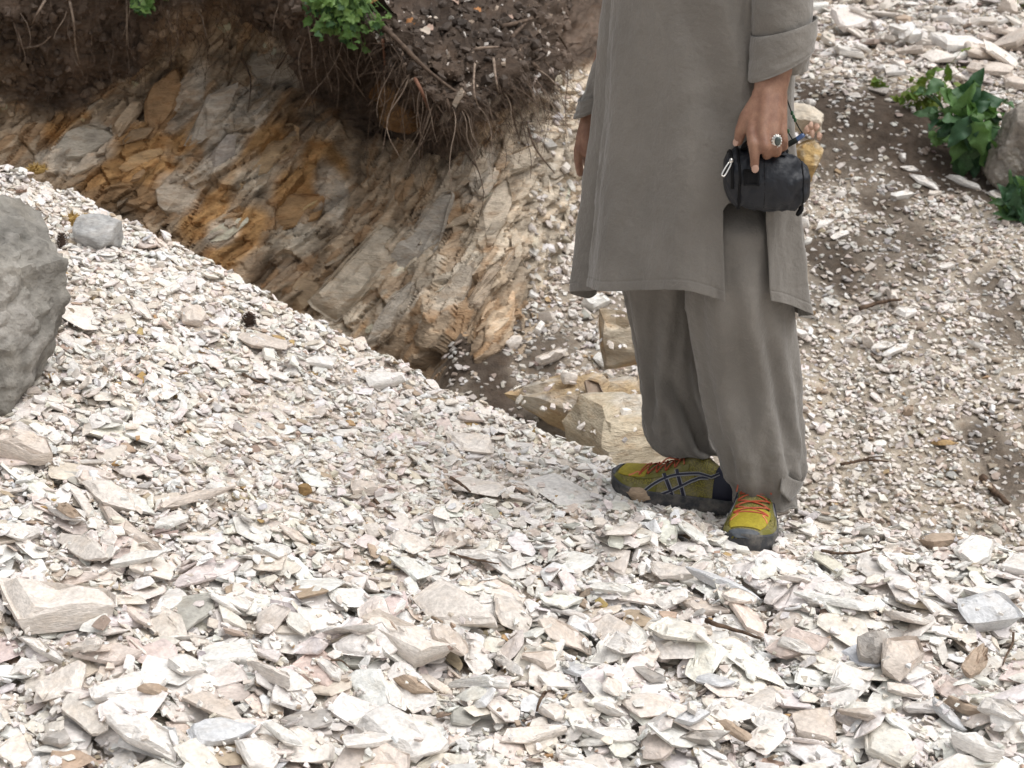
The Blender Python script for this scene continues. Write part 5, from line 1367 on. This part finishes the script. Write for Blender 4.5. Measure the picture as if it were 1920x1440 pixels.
# trousers: rings from the silhouettes
def legs(name, rows, ycen, dep, seed, hemf, folds, nz=110, nph=96):
    zs, cx, hw = [], [], []
    for py, Lp, Rp in rows:
        a, b = P(Lp, py, ycen), P(Rp, py, ycen); zs.append(a[2]); cx.append((a[0] + b[0]) / 2); hw.append((b[0] - a[0]) / 2)
    zs, cx, hw = map(np.array, (zs, cx, hw)); o = np.argsort(zs); zs, cx, hw = zs[o], cx[o], hw[o]
    phi = np.linspace(0, 2 * np.pi, nph, endpoint=False)
    U, S = np.meshgrid(phi, np.linspace(0, 1, nz), indexing='ij')
    zt = zs[-1] + .42; zb = hemf(U)
    Z = zt + (zb - zt) * S
    # smooth interpolation of the silhouette
    def si(v, z):
        t = np.interp(z, zs, np.arange(len(zs)))
        vv_ = np.c_[v, v, v]; return cat(vv_, t.ravel())[:, 0].reshape(z.shape)
    C, H = si(cx, np.clip(Z, zs[0], zs[-1])), si(hw, np.clip(Z, zs[0], zs[-1]))
    up = np.clip(Z - zs[-1], 0, 1); C = C + (.345 - C) * np.clip(up * 1.2, 0, 1)
    d = np.degrees(U)
    fd = 0
    for p0, dr, w, amp, z0, z1 in folds:
        dd = (d - p0 - dr * (Z - .25) + 180) % 360 - 180
        fd = fd + .8 * amp * np.exp(-(dd / w) ** 2) * sstep(z0 - .12, z0 + .02, Z) * sstep(z1 + .15, z1, Z)
    fd = fd + .005 * fbm(np.cos(U) * 2.4 + seed, np.sin(U) * 2.4, Z * 6, 4, seed) 
    fd = fd + .003 * fbm(np.cos(U) * 6 + seed, np.sin(U) * 6, Z * 16 + np.sin(U) * 2, 3, seed + 41)
    fd = fd + .0022 * np.exp(-(fbm(np.cos(U) * 2 + Z * 2 + seed, np.sin(U) * 2, Z * 6, 3, seed + 31) / .05) ** 2)
    wr_ = sstep(.30, .10, Z)
    fd = fd + wr_ * (.010 * fbm(np.cos(U) * 1.3 + seed, np.sin(U) * 1.3, Z * 22 + .6 * np.sin(U * 2), 3, seed + 4))
    dp = dep + (1.55 - dep) * sstep(.26, .52, Z) * (1 if seed == 3 else .3)
    dp = dp * (1 - .55 * sstep(.60, .68, Z))
    X = C + (H + fd) * np.cos(U); Yv = ycen + (H * dp + fd) * np.sin(U)
    return np.stack([X, Yv, Z], -1).reshape(-1, 3), grid_faces(nph, nz, True)[:, ::-1]
hem_n = lambda U: .034 + .018 * np.cos(U - 1.2) - .030 * np.exp(-(((np.degrees(U) + 8 + 180) % 360 - 180) / 16) ** 2) + .010 * np.exp(-((np.degrees(U) - 268) / 30) ** 2)
rn = ((420, 1290, 1474), (500, 1288, 1478), (560, 1286, 1481), (650, 1298, 1491), (750, 1315, 1499), (830, 1334, 1505), (880, 1350, 1507), (900, 1360, 1500), (915, 1372, 1492), (940, 1376, 1496))
fn_ = ((285, -60, 11, .011, .12, .5), (262, -20, 9, -.009, .1, .45), (300, -50, 8, -.010, .08, .40), (318, -80, 8, .011, .09, .34), (238, 10, 12, .010, .15, .6), (215, 0, 10, -.008, .2, .6), (345, -30, 10, .008, .10, .5), (275, 160, 9, .008, .09, .20), (300, -220, 7, -.012, .06, .15), (250, 240, 8, -.008, .08, .18))
vn, fn2 = legs('trousers', rn, 3.262, .82, 3, hem_n, fn_)
hem_f = lambda U: .084 + .010 * np.cos(U) - .012 * np.exp(-((np.degrees(U) - 330) / 40) ** 2)
rf_ = ((420, 1148, 1330), (500, 1158, 1334), (560, 1170, 1336), (650, 1187, 1336), (740, 1199, 1338), (790, 1205, 1340), (815, 1209, 1342), (832, 1220, 1345), (846, 1240, 1372), (862, 1252, 1380), (880, 1258, 1384))
ff2 = ((250, 130, 10, .012, .2, .65), (232, 120, 8, -.012, .2, .6), (275, 100, 10, .010, .2, .6), (215, 40, 9, .010, .2, .6), (195, 10, 8, -.008, .15, .5), (300, 40, 12, -.010, .2, .6), (240, -260, 10, .016, .10, .19), (262, -260, 8, -.014, .10, .18), (285, -200, 9, .012, .1, .18))
vf, ff3 = legs('trousers', rf_, 3.425, .80, 9, hem_f, ff2)
tr = mk('trousers', np.vstack([vn, vf]), np.vstack([fn2, ff3 + len(vn)]), M['cloth'], None, True)
md = tr.modifiers.new('thickness', 'SOLIDIFY'); md.thickness = .002; md.offset = -1
own(tr)
# the kicked-out back corner of the near cuff, and its turned seam
m_ = MB(); pts = [np.array([*(vn.reshape(96, 110, 3)[k % 96, -1] + np.array([0, 0, .002]))]) for k in range(97)]
m_.tube(pts, .0022, 4, False); c_ = m_.build('cuff', M['cloth'], None); c_.parent = tr
fl0, fl1, fl2, fl3 = P(1466, 885, 3.20), P(1506, 903, 3.24), P(1482, 941, 3.24), P(1462, 921, 3.18)
g_ = np.array([[lerp(lerp(fl0, fl1, u), lerp(fl3, fl2, u), w) + np.array([0, -.012 * math.sin(math.pi * u) * (1 - w * .4), 0]) for w in np.linspace(0, 1, 9)] for u in np.linspace(0, 1, 9)]).reshape(-1, 3)
fl = mk('cuff_corner', g_, grid_faces(9, 9), M['cloth'], None, True); md = fl.modifiers.new('thickness', 'SOLIDIFY'); md.thickness = .003; fl.parent = tr

# sleeves with rolled cuffs
def sleeve(rings, seed, name='sleeve', nph=64, sub=12, amp=.004, thick=.002):
    """rings: centre, radius across, radius deep, tilt (dz per dx)"""
    c = spline([r[0] for r in rings], sub * len(rings)); q = spline([[r[1], r[2], r[3]] for r in rings], sub * len(rings))
    ph = np.linspace(0, 2 * np.pi, nph, endpoint=False); n = len(c)
    Ph, I = np.meshgrid(ph, np.arange(n), indexing='ij')
    t = I / n
    f = amp * fbm(np.cos(Ph) * 1.6 + seed, np.sin(Ph) * 1.6, t * 5, 4, seed) + amp * .9 * fbm(np.cos(Ph) * 1.0 + t * 3, np.sin(Ph) * 1.0, t * 12, 3, seed + 2)
    X = c[I, 0] + (q[I, 0] + f) * np.cos(Ph); Yv = c[I, 1] + (q[I, 1] + f) * np.sin(Ph); Z = c[I, 2] + q[I, 2] * (q[I, 0]) * np.cos(Ph)
    o = mk(name, np.stack([X, Yv, Z], -1).reshape(-1, 3), grid_faces(nph, n, True)[:, ::-1], M['cloth'], None, True)
    if thick:
        md = o.modifiers.new('thickness', 'SOLIDIFY'); md.thickness = thick; md.offset = -1
    return own(o)
sh = B(.17, -.01, 1.39)
sleeve([(sh, .055, .07, .3), (lerp(sh, P(1470, -95, 3.14), .5), .062, .068, .2), (P(1469, -90, 3.14), .056, .062, .1), (P(1467, -20, 3.13), .0525, .058, .05), (P(1467, 60, 3.125), .050, .055, .1), (P(1473, 108, 3.13), .040, .048, .2), (P(1480, 135, 3.14), .031, .040, .2)], 31)
def cuff(rings, name='rolled_cuff', seed=5): return sleeve(rings, seed, name, 64, 8, .002, .002)
cuff([(P(1470, 58, 3.125), .049, .054, .30), (P(1470, 50, 3.122), .0565, .061, .30), (P(1468, 84, 3.118), .0575, .062, .40), (P(1465, 112, 3.112), .0555, .059, .46), (P(1464, 124, 3.11), .0545, .057, .50), (P(1464, 122, 3.11), .050, .052, .50), (P(1464, 108, 3.11), .047, .048, .48)])
shf = B(-.17, -.01, 1.39)
sleeve([(shf, .055, .07, -.3), (lerp(shf, ELF, .5), .060, .066, -.1), (ELF, .055, .06, 0), (P(1172, 60, 3.55), .047, .052, .1), (P(1138, 150, 3.555), .040, .046, .2), (P(1122, 185, 3.56), .036, .042, .2)], 37)
cuff([(P(1121, 178, 3.55), .036, .04, .45), (P(1121, 172, 3.55), .040, .045, .45), (P(1116, 192, 3.55), .040, .045, .5), (P(1114, 203, 3.55), .039, .043, .5), (P(1114, 196, 3.55), .034, .038, .5)], seed=9)

# ---- shoes
m_y, N_, L_, b_ = mat('yellow_mesh', (.48, .40, .03), .6, .3)
_tc = N_.new('ShaderNodeTexCoord'); _mp = N_.new('ShaderNodeMapping'); _mp.inputs['Rotation'].default_value = (0, 0, R(20)); L_.new(_tc.outputs['Object'], _mp.inputs[0])
_w = N_.new('ShaderNodeTexVoronoi'); _w.inputs['Scale'].default_value = 330; L_.new(_mp.outputs[0], _w.inputs['Vector'])
_n = noise_node(N_, L_, _tc.outputs['Object'], 30, 5)
_c = mixc(N_, L_, ramp(N_, L_, _w.outputs['Distance'], [(.25, 0.0), (.6, 1.0)]), (.27, .235, .040), (.115, .10, .028))
L_.new(mixc(N_, L_, ramp(N_, L_, _n.outputs[0], [(.40, 0.0), (.72, .75)]), _c, (.30, .265, .16)), b_.inputs['Base Color'])
bump_node(N_, L_, b_, _w.outputs['Distance'], .4, .0008)
m_vamp = tinted('yellow_vamp', .65, .3, 30, 200, (.85, 1.1), (.42, .36, .2), .4, .2, .001)
def dusty(name, c, d, amt=.5):
    m, N, L, b = mat(name, c, .7, .25); tc = N.new('ShaderNodeTexCoord'); n = noise_node(N, L, tc.outputs['Object'], 38, 6, .65)
    L.new(mixc(N, L, ramp(N, L, n.outputs[0], [(.42, 0.0), (.7, amt)]), tuple(c), tuple(d)), b.inputs['Base Color']); bump_node(N, L, b, n.outputs[0], .3, .0012); return m
m_olive = dusty('olive_overlay', (.15, .14, .03), (.30, .27, .18), .6)
m_sole = dusty('dark_grey_rubber', (.055, .057, .062), (.30, .27, .23), .55)
m_toe = dusty('slate_toe_rubber', (.07, .08, .095), (.30, .29, .27), .4)
m_navy = mat('navy_trim', (.018, .020, .038), .5, .35)[0]; m_silv = mat('silver_trim', (.34, .34, .36), .45, .5)[0]
m_lace = dusty('red_orange_lace', (.42, .075, .035), (.50, .22, .14), .5); m_orange = mat('orange_eyelets', (.60, .20, .09), .6, .3)[0]
SS = np.linspace(0, 1, 60); LEN = .288
def sw(s): return np.interp(s, [0, .03, .10, .25, .42, .55, .68, .78, .87, .94, .98, 1], [.016, .026, .034, .036, .036, .041, .0475, .049, .046, .036, .024, .010])
def sh_(s): return np.interp(s, [0, .05, .12, .22, .30, .36, .45, .55, .65, .75, .85, .93, .98, 1], [.072, .088, .090, .088, .108, .112, .100, .083, .071, .062, .056, .050, .042, .030])
def scl(s): return .010 * np.sin(np.pi * np.clip((s - .2) / .8, 0, 1)) * 1.0                         # the last bends inwards
def rise(s): return .016 * np.clip((s - .72) / .28, 0, 1) ** 2
def up_pt(s, a, off=0.0):
    """a: 0 = one side at the sole, 90 = top, 180 = other side"""
    s = np.asarray(s, float); a = np.radians(np.asarray(a, float))
    w = sw(s) + off; z0 = .022 + rise(s); h = np.maximum(sh_(s) + rise(s) * .4 + off - z0, .004)
    ca, sa = np.cos(a), np.sin(a)
    y = w * np.sign(ca) * np.abs(ca) ** .75; z = z0 + h * np.abs(sa) ** .85
    x = (s - .5) * LEN + off * np.where(s > .95, 1, 0)
    return np.stack([x, y + scl(s), z], -1)
def patch(s0, s1, a0f, a1f, off, mat_, name, root, ns=24, na=14, edge=True):
    u, w = np.meshgrid(np.linspace(0, 1, ns), np.linspace(0, 1, na), indexing='ij'); s = s0 + (s1 - s0) * u
    a = a0f(s) + (a1f(s) - a0f(s)) * w
    v = up_pt(s, a, off); n = len(v.reshape(-1, 3))
    o = mk(name, v.reshape(-1, 3), grid_faces(ns, na), mat_, root, True)
    md = o.modifiers.new('t', 'SOLIDIFY'); md.thickness = .0012; md.offset = 0
    return o
def ribbon(paths, wd, off, mat_, name, root):
    m_ = MB()
    for path in paths:
        sp_ = spline(np.c_[path, np.zeros(len(path))], 20)[:, :2]
        c = up_pt(sp_[:, 0], sp_[:, 1], off); tg = np.gradient(c, axis=0); tg /= np.linalg.norm(tg, axis=1)[:, None]
        nn = up_pt(sp_[:, 0], sp_[:, 1], off + .004) - c; nn /= np.linalg.norm(nn, axis=1)[:, None] + 1e-9
        sd = np.cross(tg, nn); w_ = np.broadcast_to(wd, (20,))[:, None] / 2
        vs = np.concatenate([c + sd * w_, c - sd * w_, c - sd * w_ - nn * .003, c + sd * w_ - nn * .003])
        fs = []
        for i in range(19):
            for k in range(4): fs.append((k * 20 + i, k * 20 + i + 1, ((k + 1) % 4) * 20 + i + 1, ((k + 1) % 4) * 20 + i))
        m_.add(vs, fs)
    return m_.build(name, mat_, root, True, R(40))
def shoe(toe, heel, z, label, flip=1):
    a = np.array(toe) - np.array(heel); yaw = math.atan2(a[1], a[0]); c = (np.array(toe) + np.array(heel)) / 2
    s, an = np.meshgrid(SS, np.linspace(0, 180, 41), indexing='ij')
    v = up_pt(s, an)
    up = mk('shoe', v.reshape(-1, 3), grid_faces(60, 41), m_y, None, True); up['label'] = label
    # sole with a tread step
    prof = [(0, .90), (0, 1.0), (.006, 1.04), (.013, 1.06), (.016, 1.03), (.022, 1.05), (.030, 1.04), (.033, .98)]
    ss = np.concatenate([SS, SS[::-1][1:-1]]); sg = np.concatenate([np.ones(60), -np.ones(58)])
    rows_ = []
    for zz, k in prof:
        w = (sw(ss) + .0025) * k
        rows_.append(np.stack([(ss - .5) * LEN * (1 + .012 * (k > 1)), sg * w + scl(ss), zz + rise(ss) + (.0016 * np.sign(np.sin(ss * 62)) if zz < .004 else 0)], -1))
    g = np.stack(rows_, 1); nring = len(ss)
    fs = grid_faces(nring, len(prof), True).tolist(); fs.append([i * len(prof) for i in range(nring)])
    mk('sole', g.reshape(-1, 3), fs, m_sole, up, True, sharp=R(35))
    patch(.95, 1.0, lambda s: 36 + 0 * s, lambda s: 144 + 0 * s, .0022, m_toe, 'toe_cap', up)
    patch(.60, .99, lambda s: 0 * s, lambda s: 26 + 26 * sstep(.82, .95, s), .0014, m_olive, 'overlay', up)
    patch(.60, .99, lambda s: 180 + 0 * s, lambda s: 154 - 26 * sstep(.82, .95, s), .0014, m_olive, 'overlay', up)
    patch(.0, .20, lambda s: 6 + 0 * s, lambda s: 174 + 0 * s, .0012, m_navy, 'heel_counter', up)
    patch(.38, .77, lambda s: 42 + 0 * s, lambda s: 56 + 0 * s, .0014, m_olive, 'eyestay', up)
    patch(.38, .77, lambda s: 138 + 0 * s, lambda s: 124 + 0 * s, .0014, m_olive, 'eyestay', up)
    vp = patch(.70, .93, lambda s: 48 - 0 * s, lambda s: 132 + 0 * s, .0016, m_vamp, 'vamp', up)
    at = vp.data.color_attributes.new('tint', 'FLOAT_COLOR', 'POINT'); n = len(vp.data.vertices); at.data.foreach_set('color', np.tile(np.array([.36, .29, .03, 1], np.float32), n))
    for sd in (1, -1):
        f = (lambda q: q) if sd > 0 else (lambda q: 180 - q)
        P1 = [np.array([[.47, f(50)], [.445, f(30)], [.40, f(2)]]), np.array([[.56, f(50)], [.53, f(30)], [.48, f(2)]])]
        P2 = [np.array([[.70, f(4)], [.62, f(26)], [.52, f(38)], [.36, f(36)], [.24, f(46)], [.17, f(60)]]), np.array([[.58, f(3)], [.46, f(14)], [.34, f(26)], [.24, f(42)]])]
        ribbon(P1, .0098, .0022, m_silv, 'stripe_edge', up); ribbon(P1, .0066, .0032, m_navy, 'stripe', up)
        ribbon(P2, .0072, .0026, m_silv, 'stripe_edge', up); ribbon(P2, .0042, .0036, m_navy, 'stripe', up)
        ribbon([np.array([[.74, f(56)], [.77, f(68)], [.80, f(58)], [.83, f(50)]])], .004, .0026, m_orange, 'eyelet_trim', up)
    m_ = MB(); ev = np.linspace(.75, .42, 6)
    for q in range(5):
        for (a0, a1) in ((56, 124), (124, 56)):
            t = np.linspace(0, 1, 9)
            m_.tube(up_pt(ev[q] + (ev[q + 1] - ev[q]) * t, a0 + (a1 - a0) * t, .0028 + .0016 * (a0 > 90)), .0016, 5)
    t = np.linspace(0, 1, 9); m_.tube(up_pt(np.full(9, ev[0]), 56 + 68 * t, .0030), .0016, 6)
    for sg_, q in ((1, 70), (-1, 110)):
        p = up_pt(.46, q, .006)
        lp = spline([p, p + np.array([.010, .012 * sg_, .006]), p + np.array([.020, .022 * sg_, .0]), p + np.array([.014, .020 * sg_, -.006]), p + np.array([.002, .008 * sg_, 0])], 18)
        m_.tube(spline([p, p + np.array([.022, .010 * sg_, .004]), p + np.array([.040, .014 * sg_, -.014])], 10), .0015, 5)
    m_.blob(up_pt(.46, 90, .007), (.007, .008, .006), 10, 8)
    m_.build('laces', m_lace, up)
    up.matrix_world = Matrix.Translation((c[0], c[1], z)) @ Matrix.Rotation(yaw, 4, 'Z')
    bpy.context.view_layer.update()
    mw = up.matrix_world.copy(); up.parent = person; up.matrix_parent_inverse = PINV
    return up
def gz(a, b): return np.median([float(front.at(*(np.array(a) * (1 - t) + np.array(b) * t))) for t in (.1, .2, .3, .45, .6, .75, .9)])
shoe((.212, 3.478), (.476, 3.345), gz((.212, 3.478), (.476, 3.345)) + .004, 'yellow shoe seen from its side, toe pointing to the tunic front')
shoe((.438, 3.108), (.497, 3.372), gz((.436, 3.085), (.496, 3.345)) - .002, 'yellow shoe pointing towards the viewer')

# ------------------------------------------------------------------ the pouch in the hand
m_bag, N_, L_, b_ = mat('black_nylon', (.0065, .0085, .0135), .5, .4)
_tc = N_.new('ShaderNodeTexCoord'); _n = noise_node(N_, L_, _tc.outputs['Object'], 1400, 2); _n2 = noise_node(N_, L_, _tc.outputs['Object'], 28, 4)
bp = bump_node(N_, L_, b_, _n2.outputs[0], .6, .010); bump_node(N_, L_, b_, _n.outputs[0], .25, .0005, bp)
m_bag2 = mat('black_webbing', (.005, .005, .006), .75, .2)[0]
bc = P(1437, 337, 3.085); BA, BH, BD_ = .0745, .052, .046
pouch = empty('pouch', tuple(bc)); tag(pouch, 'black rounded nylon pouch with a silver zip pull, held against the tunic', 'pouch')
bpy.context.view_layer.update()
BINV = Matrix.Translation(tuple(-bc))
def bown(o): o.parent = pouch; o.matrix_parent_inverse = BINV; return o
def bag_pt(t, a, off=0):
    """t along the barrel -1..1, a round it (radians, 0 = towards the viewer, pi/2 = up)"""
    t = np.asarray(t, float); k = (1 - np.abs(t) ** 2.9) ** .46
    h = (BH * (1.04 - .07 * t - .06 * np.clip(t, 0, 1) ** 2) * (.34 + .66 * k)); d = BD_ * (.34 + .66 * k)
    crease = .005 * np.exp(-((t - .66) / .10) ** 2) * np.sin(a * 6 + 1) + .004 * np.exp(-((t + .74) / .10) ** 2) * np.sin(a * 5) + .0045 * fbm(t * 5 + 3, np.cos(a) * 2, np.sin(a) * 2, 3, 8) * 1.6 - .0016 * np.exp(-((t + .12) / .012) ** 2)
    n = 2.3; ca, sa = np.cos(a), np.sin(a); rr_ = 1 / (np.abs(ca) ** n + np.abs(sa) ** n) ** (1 / n)
    end = np.abs(t) > .999
    y = -(d + crease + off) * rr_ * ca; z = (h + crease + off) * rr_ * sa
    return np.stack([BA * t - .10 * z * .4, y + 0 * t, z - .06 * BA * t], -1) + bc
tt = np.sin(np.linspace(-math.pi / 2, math.pi / 2, 61)); aa = np.linspace(0, 2 * np.pi, 72, endpoint=False)
A_, T_ = np.meshgrid(aa, tt, indexing='ij')
v = bag_pt(T_, A_).reshape(-1, 3); fs = grid_faces(72, 61, True).tolist(); fs.append([k * 61 for k in range(72)]); fs.append([k * 61 + 60 for k in range(71, -1, -1)])
bown(mk('shell', v, fs, m_bag, None, True, sharp=R(60)))
def ringpipe(t, name, r=.0026, off=.001):
    m_ = MB(); m_.tube(bag_pt(np.full(73, t), np.linspace(0, 2 * np.pi, 73), off), r, 6, False); return bown(m_.build(name, m_bag2, None))
ringpipe(-.70, 'piping'); ringpipe(.80, 'piping', .0016, .0)
m_ = MB(); m_.tube(bag_pt(np.full(40, -.12), np.linspace(-.9, 1.3, 40), .0006), .0011, 5, False); bown(m_.build('seam', m_bag2, None))
def quadpatch(t0, t1, a0, a1, off, name, mt_):
    t, a = np.meshgrid(np.linspace(t0, t1, 10), np.linspace(a0, a1, 10), indexing='ij'); o = bown(mk(name, bag_pt(t, a, off).reshape(-1, 3), grid_faces(10, 10), mt_, None, True))
    md = o.modifiers.new('t', 'SOLIDIFY'); md.thickness = .003; md.offset = 0; return o
lp = quadpatch(-.62, -.26, -.02, .42, .003, 'belt_loop', m_bag2)
for nm_, a in (('loop_edge', .0), ('loop_edge', .42)):
    m_ = MB(); m_.tube(bag_pt(np.linspace(-.62, -.26, 10), np.full(10, a), .006), .0016, 5); q = m_.build(nm_, m_bag2, None); q.parent = lp
m_ = MB(); m_.tube(bag_pt(np.full(8, -.60), np.linspace(0, .42, 8), .006), .0016, 5); q = m_.build('loop_edge', m_bag2, None); q.parent = lp
m_ = MB(); m_.tube(bag_pt(np.full(40, -.86), np.linspace(-.3, 2.6, 40), .001), .0032, 6); zp = bown(m_.build('zipper', m_bag2, None))
z0, z1 = P(1369, 305, 3.04), P(1356, 328, 3.03)
m_ = MB(); dz_ = (z1 - z0); sd = np.cross(dz_ / np.linalg.norm(dz_), (0, 1, 0)); 
m_.tube(spline([z0 - sd * .0022, z0 + dz_ * .5 - sd * .0034, z1 - sd * .0030, z1 + dz_ * .08, z1 + sd * .0030, z0 + dz_ * .5 + sd * .0034, z0 + sd * .0022, z0 - sd * .0022], 30), .0016, 6)
m_.blob(z0 + np.array([.002, .002, .003]), (.004, .004, .005), 8, 6)
zz_ = m_.build('zip_pull', m_silver, None); bown(zz_)
m_ = MB(); m_.tube(spline([bag_pt(-.55, 1.5, 0), P(1398, 272, 3.075), P(1415, 264, 3.075), P(1445, 272, 3.078), P(1470, 282, 3.08), bag_pt(.45, 1.5, 0)], 24), .0055, 8); bown(m_.build('handle', m_bag2, None))
quadpatch(-.30, .42, 1.05, 1.35, .0035, 'top_flap', m_bag)
m_ = MB(); m_.tube(spline([P(1500, 378, 3.09), P(1502, 392, 3.085), P(1494, 404, 3.08)], 8), [.005] * 6 + [.0045, .003], 6); bown(m_.build('strap_end', m_bag2, None))
# beaded cord with a dark pen hanging behind the hand
m_bead = mat('green_bead', (.02, .08, .03), .3, .5)[0]; m_cord = mat('black_cord', (.012, .014, .012), .7, .2)[0]
pen = empty('beaded_cord', tuple(P(1482, 210, 3.13))); tag(pen, 'black and green beaded cord with a dark blue pen, hanging behind the hand', 'cord'); bpy.context.view_layer.update()
CINV = Matrix.Translation(tuple(-P(1482, 210, 3.13)))
def cown(o): o.parent = pen; o.matrix_parent_inverse = CINV; return o
for path in ([(1470, 170), (1482, 205), (1489, 222), (1498, 240), (1506, 252)], [(1466, 185), (1474, 238), (1480, 252), (1486, 262)]):
    m_ = MB(); pts = spline([P(x, y, 3.13) for x, y in path], 16); m_.tube(pts, .0012, 5); cown(m_.build('cord', m_cord, None))
for x, y in ((1485, 212), (1488, 219), (1491, 225), (1478, 246)):
    m_ = MB(); m_.blob(P(x, y, 3.129), (.0028, .0028, .0042), 8, 6); cown(m_.build('bead', m_bead, None))
m_ = MB(); m_.tube(np.linspace(P(1472, 274, 3.13), P(1494, 262, 3.13), 6), .0052, 10); cown(m_.build('pen_cap', m_cord, None))
m_ = MB(); m_.tube(np.linspace(P(1492, 263, 3.13), P(1508, 252, 3.13), 6), [.0046] * 5 + [.003], 10); cown(m_.build('pen_barrel', mat('blue_barrel', (.05, .09, .20), .3, .5)[0], None))
bpy.context.view_layer.update()
